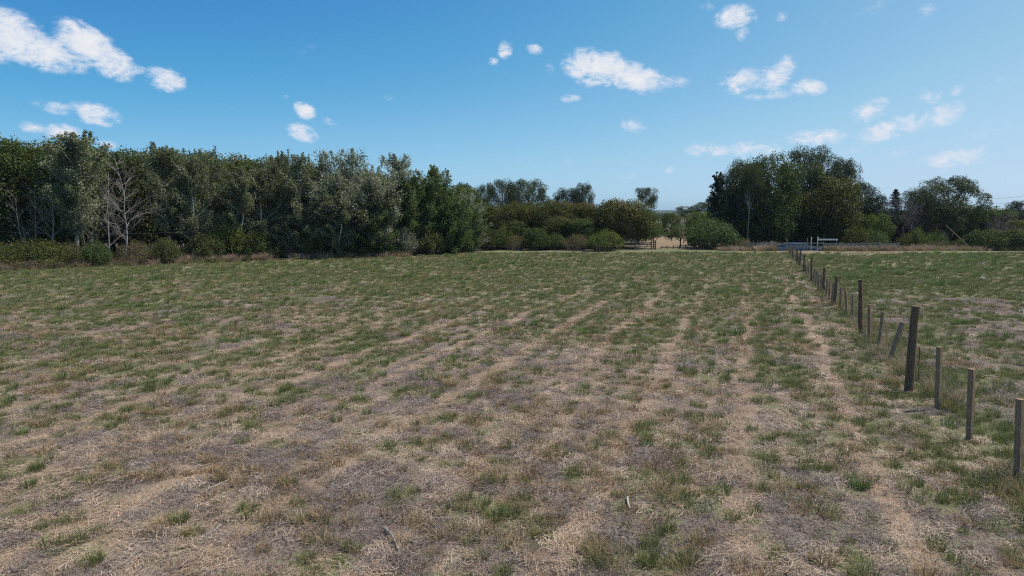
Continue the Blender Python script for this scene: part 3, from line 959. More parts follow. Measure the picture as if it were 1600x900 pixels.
# scrub along the edge of the wood
for k, px, dep, top, wd, lab in [
    ('shr_olive', 60, 47.6, 372, 150, 'broad olive shrub at the far left foot of the wood'),
    ('shr_olive2', -6, 47.6, 378, 90, 'olive brown shrub cut by the left edge of the picture'),
    ('shr_green', 148, 49.0, 376, 52, 'green shrub right of the broad olive shrub at left'),
    ('shr_brown', 112, 48.6, 380, 60, 'brownish shrub between the broad olive shrub and the green one'),
    ('shr_brown', 212, 50.8, 374, 66, 'grey-brown shrub right of the foot of the tall dead tree'),
    ('shr_edge', 256, 51.8, 370, 50, 'dark green shrub beside the grey brush pile'),
    ('shr_edge', 318, 54.0, 362, 62, 'grey-green shrub right of the grey brush pile'),
    ('shr_lime', 352, 55.5, 340, 66, 'yellow-green shrub in the middle of the left wood edge'),
    ('shr_dark', 392, 56.3, 358, 68, 'dark green shrub right of the yellow-green shrub of the wood edge'),
    ('shr_edge', 424, 57.5, 372, 48, 'low green shrub below the dip of the left wood skyline'),
    ('shr_brown', 452, 58.0, 368, 44, 'purplish brown shrub at the foot of the left wood'),
    ('shr_olive2', 486, 58.2, 350, 60, 'olive shrub left of the dark foot of the big silver poplar'),
    ('shr_dark', 545, 60.0, 360, 96, 'dark shrub in shade under the big silver poplar'),
    ('shr_silver', 634, 62.0, 356, 46, 'silvery shrub at the foot of the silver poplars'),
    ('shr_dark', 594, 61.0, 368, 60, 'dark shrub left of the silvery shrub under the poplars'),
    ('shr_edge', 668, 63.4, 352, 64, 'green shrub at the foot of the dark pointed poplar'),
    ('shr_green', 712, 66.4, 346, 66, 'leafy green shrub at the right corner of the left wood')]:
    put(k, 'shrub', px, dep + 1.2 + wd * .007, top, wd * .92, lab, 'shrub', 'scrub along the left wood edge')

# --- the hedge of round trees in the middle
for k, px, dep, top, wd, lab in [
    ('round_b', 776, 78, 319, 66, 'round tree with rusty top at the left end of the middle hedge'),
    ('round_a', 812, 79, 316, 66, 'round rusty-topped tree second from the left in the middle hedge'),
    ('round_b', 850, 79.5, 314, 70, 'round rusty-topped tree in the centre of the middle hedge'),
    ('round_a', 888, 79.5, 315, 70, 'round rusty-topped tree right of centre in the middle hedge'),
    ('round_b', 922, 79, 317, 62, 'round tree just left of the big domed tree of the middle hedge'),
    ('round_a', 975, 77, 311, 100, 'big domed rusty-green tree at the right end of the middle hedge')]:
    put(k, 'round_tree', px, dep, top, wd, lab, 'tree', 'round trees of the middle hedge')
for k, px, dep, top, wd, lab in [
    ('shr_dark', 766, 73.6, 358, 46, 'dark shrub at the left foot of the middle hedge'),
    ('shr_lime', 788, 74.4, 352, 34, 'yellowish shrub second along the foot of the middle hedge'),
    ('shr_brown', 806, 73.2, 366, 38, 'grey-brown shrub along the foot of the middle hedge'),
    ('shr_dark', 836, 73.4, 356, 50, 'dark leafy shrub at the centre foot of the middle hedge'),
    ('shr_green', 868, 73.8, 364, 34, 'small green shrub at the foot of the middle hedge'),
    ('shr_brown', 902, 72.6, 364, 46, 'reddish olive shrub left of the bright olive shrub'),
    ('shr_lime', 945, 71.4, 358, 60, 'bright olive rounded shrub below the big domed tree'),
    ('dense_c', 862, 76.2, 338, 60, 'dark leafy tree in front of the centre of the middle hedge'),
    ('dense_a', 800, 76.6, 344, 60, 'dark leafy tree in front of the left half of the middle hedge'),
    ('dense_b', 905, 76.0, 342, 60, 'dark leafy tree in front of the right half of the middle hedge')]:
    put(k, 'shrub' if k.startswith('shr') else 'dark_tree', px, dep, top, wd, lab, 'shrub' if k.startswith('shr') else 'tree')
for k, px, dep, top, wd, lab in [
    ('gum_b', 718, 92, 286, 52, 'small gum tree showing just right of the left wood'),
    ('gum_a', 748, 98, 289, 46, 'gum tree second from the left behind the middle hedge'),
    ('gum_a', 790, 95, 281, 70, 'broad gum tree third from the left behind the middle hedge'),
    ('gum_b', 828, 96, 280, 72, 'broad gum tree fourth from the left behind the middle hedge'),
    ('gum_b', 886, 97, 294, 54, 'gum tree below the taller knobbed gum behind the middle hedge'),
    ('gum_a', 908, 96, 286, 44, 'knob-topped gum tree at the right behind the middle hedge'),
    ('euc_tall', 1011, 98, 293, 40, 'lone dark gum rising right of the big domed tree')]:
    put(k, 'gum_tree', px, dep, top, wd, lab, 'tree', 'gum trees behind the middle hedge', rz=px * .7)

# --- trees in the gap
for k, nm, px, dep, top, wd, lab, ct in [
    ('small', 'small_tree', 1022, 75.5, 353, 40, 'small green tree beside the wooden gate', 'tree'),
    ('small', 'small_tree', 1064, 78.0, 351, 44, 'small green tree standing alone on the dry paddock', 'tree'),
    ('dome_dark', 'dark_tree', 1051, 112, 332, 34, 'dark tree in the gap behind the lone small tree', 'tree'),
    ('bare_bush', 'bare_tree', 1069, 108, 338, 24, 'bare purplish-grey tree in the gap right of the dark tree', 'tree'),
    ('dome_lime', 'lime_tree', 1092, 104, 331, 44, 'bright lime-green domed tree in the gap', 'tree'),
    ('shr_lime', 'shrub', 1036, 150, 361, 34, 'yellow-green bush at the back of the dry paddock', 'shrub'),
    ('shr_green', 'shrub', 1028, 125, 348, 18, 'green bush behind the small tree by the gate', 'shrub'),
    ('euc_c', 'gum_tree', 1072, 160, 322, 34, 'hazy grey-green tree far off in the gap', 'tree'),
    ('euc_c', 'gum_tree', 1098, 130, 316, 38, 'olive round-topped tree behind the lime-green tree', 'tree')]:
    put(k, nm, px, dep, top, wd, lab, ct)
for i, (px, dep, top, wd) in enumerate([(1020, 420, 334, 16), (1034, 480, 333, 18), (1046, 430, 333, 14), (1028, 300, 338, 16), (1042, 260, 341, 16), (1012, 330, 336, 16)]):
    put('dome_dark', 'distant_tree', px, dep, top, wd, 'tiny distant tree on the open country seen through the gap', 'tree', 'distant trees through the gap')

# --- the clump of big trees on the right
for k, nm, px, dep, top, wd, lab, ct in [
    ('shr_green', 'shrub', 1112, 75.0, 340, 78, 'large green spreading bush right of the gap', 'shrub'),
    ('shr_green', 'shrub', 1098, 78.5, 336, 50, 'pale green arching bush behind the large spreading bush', 'shrub'),
    ('shr_brown', 'shrub', 1161, 74.2, 371, 34, 'low grey-brown shrub left of the rail fence', 'shrub'),
    ('column', 'slender_tree', 1121, 83, 270, 30, 'slender ragged dark tree at the left end of the big clump', 'tree'),
    ('gum_a', 'gum_tree', 1152, 86, 250, 84, 'gum tree with tall pale bare trunk at the left of the big clump', 'tree'),
    ('euc_tall', 'gum_tree', 1172, 80, 258, 46, 'slim pale-trunked gum standing at the front left of the big clump', 'tree'),
    ('dome_dark', 'dark_tree', 1207, 82, 240, 92, 'dense dark domed tree at the middle of the big clump', 'tree'),
    ('dome_dark', 'dark_tree', 1180, 88, 254, 76, 'dense dark tree wedged left of the domed tree in the big clump', 'tree'),
    ('gum_a', 'gum_tree', 1272, 88, 227, 118, 'tallest gum tree crowning the big clump on the right', 'tree'),
    ('gum_b', 'gum_tree', 1312, 89, 248, 66, 'gum with open lobe of leaves at the right shoulder of the clump', 'tree'),
    ('dome_dark', 'dark_tree', 1252, 86, 256, 84, 'dark dense tree filling the clump below the tallest gum', 'tree'),
    ('dense_c', 'olive_tree', 1300, 82, 276, 96, 'olive-brown tree at the right front of the big clump', 'tree'),
    ('dense_c', 'olive_tree', 1262, 83, 300, 60, 'low olive tree in front of the big clump near the white beam', 'tree'),
    ('pine', 'pine_tree', 1346, 87, 286, 70, 'dark pine sloping down the right side of the big clump', 'tree'),
    ('pine', 'pine_tree', 1366, 90, 306, 60, 'lower dark pine right of the big clump', 'tree'),
    ('dense_a', 'dark_tree', 1138, 90, 296, 60, 'dark tree in the shade behind the slender ragged tree', 'tree'),
    ('dense_b', 'dark_tree', 1330, 84, 330, 56, 'dark low tree beneath the pine at the right of the clump', 'tree'),
    ('shr_olive2', 'shrub', 1340, 77.5, 351, 44, 'rounded olive bush right of the white beam', 'shrub'),
    ('dome_lime', 'lime_tree', 1372, 82, 334, 46, 'yellow-green tree behind the rounded olive bush', 'tree'),
    ('shr_green', 'shrub', 1364, 78, 356, 48, 'green bush behind the right end of the rail fence', 'shrub'),
    ('con_a', 'conifer_tree', 1400, 90, 296, 44, 'small dark conifer with jagged top', 'tree'),
    ('bare_bush', 'bare_tree', 1416, 82, 308, 62, 'bare grey twiggy tree in front of the dark conifer', 'tree'),
    ('shr_lime', 'shrub', 1436, 76.0, 354, 40, 'bright yellow-green bush left of the broad gum tree', 'shrub'),
    ('shr_olive2', 'shrub', 1414, 75.6, 366, 32, 'grey-green bush left of the bright yellow-green bush', 'shrub'),
    ('gum_b', 'gum_tree', 1480, 84, 276, 112, 'broad dark gum standing apart at the right', 'tree'),
    ('gum_a', 'gum_tree', 1444, 90, 294, 62, 'gum forming the left shoulder of the broad dark gum', 'tree'),
    ('dense_a', 'dark_tree', 1478, 94, 318, 90, 'dark tree behind the trunk of the broad gum', 'tree'),
    ('dense_b', 'dark_tree', 1430, 93, 330, 70, 'dark tree behind the bare grey twiggy tree', 'tree'),
    ('shr_green', 'shrub', 1464, 79, 360, 36, 'green bush under the broad gum', 'shrub'),
    ('shr_brown', 'shrub', 1466, 74.2, 375, 40, 'low brown brush below the broad gum', 'shrub'),
    ('shr_brown', 'shrub', 1442, 73.6, 379, 30, 'low brown brush below the bright yellow-green bush', 'shrub'),
    ('shr_olive2', 'shrub', 1504, 75.2, 371, 40, 'low olive bush at the foot of the leaning pole', 'shrub'),
    ('dense_a', 'dark_tree', 1532, 88, 322, 52, 'dark tree right of the broad gum', 'tree'),
    ('dense_b', 'dark_tree', 1562, 92, 326, 56, 'dark tree below the power line at right', 'tree'),
    ('pine', 'pine_tree', 1598, 94, 314, 64, 'dark pine at the right edge of the picture', 'tree'),
    ('bare_bush', 'bare_tree', 1572, 80, 332, 54, 'bare grey tree near the right edge', 'tree'),
    ('dense_c', 'dark_tree', 1604, 84, 344, 60, 'olive tree cut by the right edge of the picture', 'tree'),
    ('shr_dark', 'shrub', 1545, 74.0, 358, 70, 'broad dark bush left of the two at the right edge', 'shrub'),
    ('shr_dark', 'shrub', 1592, 73.0, 358, 62, 'broad dark bush cut by the right edge', 'shrub')]:
    put(k, nm, px, dep, top, wd, lab, ct)

BACK = 'dark trees in the shade behind the right-hand clump'
for i, px in enumerate(range(1135, 1640, 42)):
    put(['dense_b', 'dense_a', 'dense_c'][i % 3], 'dark_tree', px + random.uniform(-6, 6), 101 + random.uniform(-2, 3), 328 + random.uniform(0, 8), 66,
        'dark leafy tree in the shade behind the right-hand row of trees', 'tree', BACK)
BACK2 = 'dark trees in the shade behind the middle hedge'
for i, px in enumerate(range(742, 1000, 42)):
    put(['dense_b', 'dense_a', 'dense_c'][i % 3], 'dark_tree', px + random.uniform(-6, 6), 86 + random.uniform(-1, 2), 324 + random.uniform(0, 6), 64,
        'dark leafy tree in the shade behind the middle hedge', 'tree', BACK2)

# ------------------------------------------------------------------ the wire fence with its posts and stakes
M['post'] = bark_material('post', (.075, .048, .029), (.225, .152, .094), 5, 8)
M['stake'] = bark_material('stake', (.165, .108, .064), (.37, .258, .160), 6, 9)
M['rust'] = plain('rust', (.16, .06, .035), .8)
M['wire'] = plain('wire', (.34, .34, .33), .45, .8)
fence = link('wire_fence', None, loc=ground_at(1419.8, 613))
fence.empty_display_size = .3
tag(fence, 'wire fence of weathered wooden posts and thin stakes dividing the field', 'fence')
FO = Vector(fence.location)
# (base x, base y, top x, top y, kind) in the photograph, near to far
POSTS = [(1590, 751, 1594, 623.5, 's'), (1514.5, 686, 1518.8, 576.5, 's'), (1465, 639, 1468, 542, 's'), (1434.5, 604, 1437, 542, 'r'),
         (1419.8, 613, 1430, 478, 'T'), (1389, 566, 1410, 504, 's'), (1373, 543, 1380, 487.5, 's'), (1358.5, 535, 1358.7, 476, 's'),
         (1345.5, 524, 1344, 437, 't'), (1332.5, 499, 1332.7, 459, 's'), (1324, 495, 1321.5, 453, 's'), (1313, 483, 1314.5, 448.5, 's'),
         (1303.3, 479, 1307.5, 432, 't'), (1299.6, 477, 1303.5, 441, 's'), (1296, 471, 1297, 439, 's'), (1291.5, 465, 1293.5, 435, 's'),
         (1287, 456.5, 1288, 418, 't'), (1283, 456, 1284, 429, 's'), (1278.5, 454, 1280, 428, 's'), (1274.5, 447, 1277, 423, 's'), (1270.5, 443, 1273, 420, 's'),
         (1267.5, 440, 1268.5, 402, 't'), (1263.5, 433, 1264.3, 416, 's'), (1261, 431, 1261.8, 414.5, 's'), (1258.8, 429, 1259.6, 413, 's'),
         (1256, 425, 1257.2, 397, 't'), (1249.8, 416, 1251, 391, 't'), (1245.6, 412, 1246, 389, 't'), (1248, 414, 1248.3, 399, 's'), (1243, 409, 1243.4, 397, 's'),
         (1238.6, 404.5, 1238, 385.5, 't'), (1241, 406.5, 1241.2, 395, 's'), (1236.2, 401, 1236.4, 389, 's'), (1234, 397, 1233.2, 384.5, 't'), (1229.6, 391, 1229.4, 373.5, 't')]
prng = random.Random(5)
strands = []
for bx_, by_, tx_, ty_, kd in POSTS:
    p0 = ground_at(bx_, by_)
    dep = p0.y
    p1 = at_depth(tx_, ty_, dep)
    ax = (p1 - p0)
    L = ax.length
    d = ax.normalized()
    g = Geo()
    far = max(1.0, dep / 40)
    if kd in 'tT':
        r = (.094 if kd == 'T' else .066) * (0.9 + .2 * prng.random()) * (far ** .2)
        k = 7
        pts = [p0 - FO + d * (-.25 + (L + .25) * i / (k - 1)) + Vector((prng.gauss(0, .008), prng.gauss(0, .008), 0)) for i in range(k)]
        g.tube(pts, [r * (1.08 - .12 * i / (k - 1) + prng.gauss(0, .03)) for i in range(k)], 10)
        o = link('post', g.mesh('post', M['post'], False), fence)
        if kd == 'T':
            o['label'] = 'thick dark leaning post'
    elif kd == 'r':
        g.tube([p0 - FO - d * .2, p0 - FO + d * L * .5, p1 - FO], [.011, .011, .011], 6)
        o = link('rod', g.mesh('rod', M['rust']), fence)
        o['label'] = 'thin rusty iron rod'
    else:
        q_ = d.to_track_quat('Z', 'Y').to_matrix() @ Matrix.Rotation(prng.uniform(-.25, .25) + .33, 3, 'Z')
        wv = .082 * (0.9 + .2 * prng.random())
        g.box(p0 - FO + d * (L / 2 - .1), (wv, wv * .85, L + .2), q_)
        o = link('stake', g.mesh('stake', M['stake']), fence)
    if kd != 'r':
        strands.append((p0 - FO, d, L))
strands.sort(key=lambda s: s[0].y)
for hz in (.25, .55, .85, 1.12):
    g = Geo()
    pts = []
    for p0, d, L in strands:
        pts.append(p0 + d * min(hz, L * .95) + Vector((-.06, 0, 0)))
    g.tube([pts[0] - Vector((.9, 2.6, 0))] + pts, [.0016] * (len(pts) + 1), 4)
    link('wire', g.mesh('wire', M['wire']), fence)

# ------------------------------------------------------------------ rail fence, gate, low fence, beam, car
M['rail'] = bark_material('rail', (.17, .165, .15), (.34, .33, .30), 4, 3)
M['gate_wood'] = bark_material('gate_wood', (.12, .098, .082), (.26, .22, .19), 5, 4)
M['white_paint'] = plain('white_paint', (.76, .71, .64), .5, var=.08)
M['car_blue'] = plain('car_blue', (.030, .075, .19), .25, .3, .6, var=.04)
M['car_glass'] = plain('car_glass', (.012, .016, .024), .05, 0, .8, var=.05)
M['rubber'] = plain('rubber', (.02, .02, .02), .9)
M['alloy'] = plain('alloy', (.5, .5, .52), .3, .9)
M['lamp_glass'] = plain('lamp_glass', (.7, .7, .72), .1, 0, .8)
M['lamp_red'] = plain('lamp_red', (.35, .02, .02), .2, 0, .8)

a = Vector((at_depth(1170, 388, 72.6).x, 72.6, 0))
bq = Vector((at_depth(1404, 388, 71.6).x, 71.6, 0))
rf = link('rail_fence', None, loc=a)
tag(rf, 'grey weathered rail fence along the far edge below the big trees', 'fence')
nP = 9
for i in range(nP):
    p = (bq - a) * (i / (nP - 1))
    g = Geo()
    g.box(p + Vector((0, 0, .34)), (.11, .11, 1.06), Matrix.Rotation(prng.gauss(0, .03), 3, 'Y'))
    link('post', g.mesh('post', M['rail']), rf)
for i in range(nP - 1):
    for hz in (.26, .50, .76):
        p0, p1 = (bq - a) * (i / (nP - 1)), (bq - a) * ((i + 1) / (nP - 1))
        sag = prng.gauss(0, .035)
        g = Geo()
        mid = (p0 + p1) / 2 + Vector((0, -.075, hz + sag))
        ang = math.atan2((p1 - p0).y, (p1 - p0).x)
        g.box(mid, ((p1 - p0).length - .02, .035, .10), Matrix.Rotation(ang, 3, 'Z') @ Matrix.Rotation(prng.gauss(0, .012), 3, 'Y'))
        link('rail', g.mesh('rail', M['rail']), rf)

g0 = ground_at(991.5, 390.5)
g1 = Vector((ground_at(1024, 390.5).x, g0.y, 0))
gate = link('wooden_gate', None, loc=g0)
tag(gate, 'brown wooden five-bar gate at the right foot of the middle hedge', 'gate')
span = g1.x - g0.x
for fx, hh in ((0.0, .92), (.80, 1.0), (1.0, 1.02)):
    g = Geo()
    g.box((span * fx, 0, hh / 2 - .1), (.12, .12, hh + .2))
    link('post', g.mesh('post', M['gate_wood']), gate)
for hz in (.12, .34, .56, .78):
    g = Geo()
    g.box((span * .40, -.08, hz), (span * .78, .035, .09))
    link('rail', g.mesh('rail', M['gate_wood']), gate)
    g = Geo()
    g.box((span * .90, -.08, hz + .03), (span * .18, .035, .09))
    link('rail', g.mesh('rail', M['gate_wood']), gate)
for sgn in (1, -1):
    g = Geo()
    g.tube([(span * (.42 - .02), -.115, .12 if sgn > 0 else .78), (span * (.78 if sgn > 0 else .06), -.115, .78 if sgn > 0 else .12)], [.035, .035], 4)
    link('brace', g.mesh('brace', M['gate_wood']), gate)

lf0 = ground_at(1028, 389.5)
lf1 = Vector((ground_at(1085, 389.5).x, lf0.y, 0))
low = link('low_fence', None, loc=lf0)
tag(low, 'low broken rail fence between the gate and the spreading bush', 'fence')
for i, hh in enumerate((.34, .42, .5, .36, .55, .8)):
    g = Geo()
    g.box(((lf1.x - lf0.x) * (i + .5) / 6, 0, hh / 2 - .1), (.08, .08, hh + .2), Matrix.Rotation(prng.gauss(0, .06), 3, 'Y'))
    link('post', g.mesh('post', M['gate_wood']), low)
for i in range(5):
    g = Geo()
    sp = (lf1.x - lf0.x) / 6
    g.box((sp * (i + 1), -.06, .22 + prng.gauss(0, .03)), (sp * .98, .03, .07), Matrix.Rotation(prng.gauss(0, .05), 3, 'Y'))
    link('rail', g.mesh('rail', M['gate_wood']), low)

# white beam on posts behind the rail fence
bd = 73.4
w0, w1 = at_depth(1278.5, 374.4, bd), at_depth(1308, 374.4, bd)
beam = link('white_beam', None, loc=(w0.x, bd, -.8))
tag(beam, 'white painted beam on two posts behind the rail fence', 'beam')
g = Geo(); g.box(((w1.x - w0.x) / 2, 0, w0.z + .8), (w1.x - w0.x + .15, .10, .15)); link('beam', g.mesh('beam', M['white_paint']), beam)
for fx, top in ((0.0, .30), (1.0, .08)):
    g = Geo()
    hh = w0.z + .8 + top
    g.box(((w1.x - w0.x) * fx, .11, hh / 2 - .1), (.08, .08, hh + .2))
    link('post', g.mesh('post', M['white_paint'] if fx == 0 else M['rail']), beam)
for px, top, lab in ((1268, 371, 'white painted post standing between blue car and white beam'), (1261.5, 373, 'short pale post just right of the blue car')):
    p = at_depth(px, top, 73.3)
    g = Geo()
    g.tube([(0, 0, -.2), (0, 0, (p.z + .8) * .5), (0, 0, p.z + .8)], [.045, .04, .04], 8)
    g.tube([(0, 0, p.z + .8), (0, 0, p.z + .86)], [.05, .02], 8)
    tag(link('white_post', g.mesh('white_post', M['white_paint'] if px > 1265 else M['stake']), loc=(p.x, 73.3, -.8)), lab, 'post')


def car():
    cx = at_depth(1248, 385, 77.5)
    zc = float(terrain_z(np.array([cx.x]), np.array([77.5]))[0])
    root = link('parked_car', None, loc=(cx.x, 77.5, zc), rot=(0, 0, math.radians(6)))
    tag(root, 'blue parked car half hidden behind the rail fence', 'car')
    prof = [(-2.1, .32), (-2.12, .62), (-2.05, .86), (-1.75, .93), (-1.25, 1.36), (-.9, 1.44), (.2, 1.44), (.55, 1.36), (1.1, .95), (1.75, .86), (2.08, .70), (2.14, .45), (2.1, .30)]

    def half(y_):
        out = []
        for x, z in prof:
            inset = .0 if z < .95 else (z - .95) * .38
            out.append((x, math.copysign(abs(y_) - inset, y_), z))
        return out
    A_, B_ = half(-.84), half(.84)
    n = len(prof)
    vs = A_ + B_
    fs = [tuple(range(n)), tuple(reversed(range(n, 2 * n)))] + [(i, i + n, (i + 1) % n + n, (i + 1) % n) for i in range(n)]
    body = link('body', new_mesh('body', vs, faces=fs, mat=M['car_blue']), root)
    bv = body.modifiers.new('bevel', 'BEVEL'); bv.width = .045; bv.segments = 2; bv.limit_method = 'ANGLE'

    def pane(nm, pts):
        vs = [Vector(p) for p in pts]
        nn = (vs[1] - vs[0]).cross(vs[2] - vs[0]).normalized() * .012
        vv = [v + nn for v in vs] + [v - nn for v in vs]
        k = len(vs)
        link(nm, new_mesh(nm, [tuple(v) for v in vv], faces=[tuple(range(k)), tuple(reversed(range(k, 2 * k)))] + [(i, i + k, (i + 1) % k + k, (i + 1) % k) for i in range(k)], mat=M['car_glass']), root)
    for s in (-1, 1):
        yy = lambda z: s * (.845 - max(0, z - .95) * .38)
        pane('window', [(-1.5, yy(.98), .98), (-.42, yy(.98), .98), (-.42, yy(1.36), 1.36), (-1.15, yy(1.34), 1.34)])
        pane('window', [(-.34, yy(.98), .98), (.92, yy(.98), .98), (.48, yy(1.34), 1.34), (-.34, yy(1.36), 1.36)])
        for xx in (-.62, .52):
            g = Geo(); g.box((xx - .2, s * .855, .84), (.16, .03, .03)); link('handle', g.mesh('handle', M['alloy']), root)
        g = Geo(); g.box((.85, s * .93, .98), (.10, .16, .10)); link('mirror', g.mesh('mirror', M['car_blue']), root)
        for xx in (-1.35, 1.32):
            g = Geo(); g.tube([(xx, s * .66, .31), (xx, s * .86, .31)], [.31, .31], 20)
            wh = link('wheel', g.mesh('wheel', M['rubber']), root)
            g = Geo(); g.tube([(xx, s * .855, .31), (xx, s * .875, .31)], [.19, .17], 14)
            link('rim', g.mesh('rim', M['alloy']), wh)
        g = Geo(); g.box((2.05, s * .6, .66), (.12, .34, .12)); link('headlight', g.mesh('headlight', M['lamp_glass']), root)
        g = Geo(); g.box((-2.07, s * .66, .76), (.08, .26, .14)); link('tail_light', g.mesh('tail_light', M['lamp_red']), root)
    pane('windscreen', [(.60, -.62, 1.345), (1.06, -.70, .985), (1.06, .70, .985), (.60, .62, 1.345)])
    pane('rear_window', [(-1.30, .62, 1.33), (-1.70, .70, .975), (-1.70, -.70, .975), (-1.30, -.62, 1.33)])


car()

# leaning pole in the scrub, power line, cable along the wood
g = Geo()
pl0, pl1 = at_depth(1505, 377, 73.2), at_depth(1478, 352, 74.0)
dd = pl1 - pl0
g.tube([-dd * .35, dd * .3, dd * .65, dd], [.05, .047, .042, .038], 8)
tag(link('leaning_pole', g.mesh('leaning_pole', M['stake']), loc=pl0), 'pale pole leaning over the scrub in front of the broad gum', 'pole')
M['cable'] = plain('cable', (.05, .05, .055), .6)
pw = at_depth(1557, 321, 140)
line = link('power_line', None, loc=(pw.x, 140, 0))
tag(line, 'power line crossing the sky above the trees at the right edge', 'power line')
g = Geo(); g.tube([(0, 0, -.3), (0, 0, pw.z * .5), (0, 0, pw.z)], [.14, .12, .09], 8); link('pole', g.mesh('pole', M['bark']), line)
g = Geo(); g.box((0, 0, pw.z - .25), (1.5, .12, .12)); link('crossarm', g.mesh('crossarm', M['bark']), line)
for (y0, y1, dz) in ((314, 301, 0), (321, 310, 0)):
    A0, A1 = at_depth(1500, y0, 140), at_depth(1680, y1 - 6, 125)
    g = Geo()
    g.tube([A0.lerp(A1, i / 10) - Vector((0, 0, math.sin(math.pi * i / 10) * .35)) - Vector((pw.x, 140, 0)) for i in range(11)], [.016] * 11, 4)
    link('wire', g.mesh('wire', M['cable']), line)
c0, c1 = at_depth(-40, 360, 50.5), at_depth(300, 362, 55)
g = Geo()
g.tube([c0.lerp(c1, i / 10) - Vector((0, 0, math.sin(math.pi * i / 10) * .25)) - c0 for i in range(11)], [.005] * 11, 4)
tag(link('cable', g.mesh('cable', M['wire']), loc=c0), 'thin grey cable strung low across the front of the left wood', 'cable')

# ------------------------------------------------------------------ sticks, brush pile
M['stick'] = bark_material('stick', (.10, .085, .075), (.30, .26, .23), 8, 3)
M['bleached'] = bark_material('bleached', (.26, .22, .175), (.46, .40, .33), 8, 3)


def stick(x0, y0, x1, y1, r, lab, mat, zr=.03, kink=.12, twig=False, nm='stick'):
    p0, p1 = ground_at(x0, y0), ground_at(x1, y1)
    rr = np.random.default_rng(int(x0 * 7 + y0))
    off = Vector((float(terrain_z(np.array([p0.x]), np.array([p0.y]))[0]),)) if False else None
    zb = float(terrain_z(np.array([p0.x]), np.array([p0.y]))[0])
    pts = [q + Vector((0, 0, zr)) for q in bend(Vector((0, 0, 0)), p1 - p0, rr, 6, kink)]
    for q in pts:
        q.z = max(q.z, r)
    g = Geo()
    g.tube(pts, [r * (1 - .08 * i) for i in range(6)], 7)
    if twig:
        for i in (2, 3, 4):
            g.tube([pts[i], pts[i] + Vector((rr.normal() * .12, rr.normal() * .12, .06 + .04 * i))], [r * .5, r * .2], 5)
    tag(link(nm, g.mesh(nm, mat), loc=(p0.x, p0.y, zb)), lab, 'stick')


stick(601, 828, 622, 862, .022, 'short dark grey stick lying in the bottom centre foreground', M['stick'], .04, .03)
stick(328, 772, 357, 755, .012, 'pale curved twig on the ground at lower left', M['bleached'], .03, .2)
stick(112, 792, 136, 786, .026, 'pale wood chip among the stubble at lower left', M['bleached'], .02, .05)
stick(90, 895, 122, 876, .013, 'bleached stalk lying near the bottom left corner', M['bleached'], .02, .05)
stick(70, 852, 96, 843, .010, 'bleached stalk above the one near the bottom left corner', M['bleached'], .02, .05)
stick(980, 782, 985, 800, .016, 'pale stub of wood right of the bottom centre', M['bleached'], .03, .05)
stick(652, 693, 700, 668, .011, 'long thin straw-coloured stalk lying left of centre', M['bleached'], .02, .06)
stick(1312, 722, 1324, 700, .012, 'pale dead stem standing out at lower right', M['bleached'], .05, .1, True)

bp = ground_at(292, 409)
rr = np.random.default_rng(90)
pile = link('brush_pile', None, loc=bp)
tag(pile, 'pile of bleached grey branches at the foot of the left wood', 'brush pile')
for i in range(34):
    a_ = rr.normal(size=3) * np.array([.9, .35, .10])
    th = rr.random() * 6.283
    L = .5 + rr.random() * .9
    e = Vector((math.cos(th) * L, math.sin(th) * L * .5, .25 + rr.random() * .5))
    s = Vector((a_[0], a_[1], abs(a_[2]) + .02))
    g = Geo()
    g.tube(bend(s, s + e, rr, 4, .08), [.03, .026, .02, .008], 5)
    link('branch', g.mesh('branch', M['dead_bark']), pile)

# ------------------------------------------------------------------ grass, straw, weeds: stuff scattered with geometry nodes
def blade_mesh(name, n, h, spread, width, lean, mat, seed, flat=False, curl=.5, wig=None):
    rng = np.random.default_rng(seed)
    th = rng.random(n) * 6.283
    r = np.sqrt(rng.random(n)) * spread
    bx, by = np.cos(th) * r, np.sin(th) * r
    if flat:                                     # lying stalks
        az_ = rng.normal(size=n) * 0.8 if wig is None else rng.random(n) * 6.283
        L = h * (.4 + .9 * rng.random(n))
        dx, dy = np.cos(az_) * L, np.sin(az_) * L
        z0 = .004 + .03 * rng.random(n)
        z1 = z0 + rng.normal(size=n) * .02 + .006
        z1 = np.maximum(z1, .004)
        p0 = np.stack([bx - dx / 2, by - dy / 2, z0], 1)
        p2 = np.stack([bx + dx / 2, by + dy / 2, z1], 1)
        p1 = (p0 + p2) / 2 + np.stack([rng.normal(size=n) * .012, rng.normal(size=n) * .012, np.abs(rng.normal(size=n)) * .012], 1)
        side = np.stack([-np.sin(az_), np.cos(az_), rng.normal(size=n) * .4], 1)
    else:
        H = h * (.45 + .75 * rng.random(n))
        oth = th + rng.normal(size=n) * .7
        ln = lean * H * (.3 + rng.random(n))
        p0 = np.stack([bx, by, np.full(n, -.01)], 1)
        p1 = np.stack([bx + np.cos(oth) * ln * .4, by + np.sin(oth) * ln * .4, H * .6], 1)
        p2 = np.stack([bx + np.cos(oth) * ln * (1 + curl * .5), by + np.sin(oth) * ln * (1 + curl * .5), H * (1 - curl * .25 * rng.random(n))], 1)
        side = np.stack([-np.sin(oth), np.cos(oth), np.zeros(n)], 1)
        sp = rng.normal(size=(n, 3)) * .5
        side = side + sp
    side = unit(side) * (width * (.6 + .8 * rng.random(n)))[:, None] * .5
    v = np.stack([p0 - side, p0 + side, p1 + side * .85, p1 - side * .85, p2], 1).reshape(-1, 3)
    k = np.arange(n) * 5
    qd = np.stack([k, k + 1, k + 2, k + 3], 1)
    tr = np.stack([k + 3, k + 2, k + 4], 1)
    tv = rng.random(n)
    return new_mesh(name, v, quads=qd, tris=tr, mat=mat, tint=np.concatenate([tv, tv]))


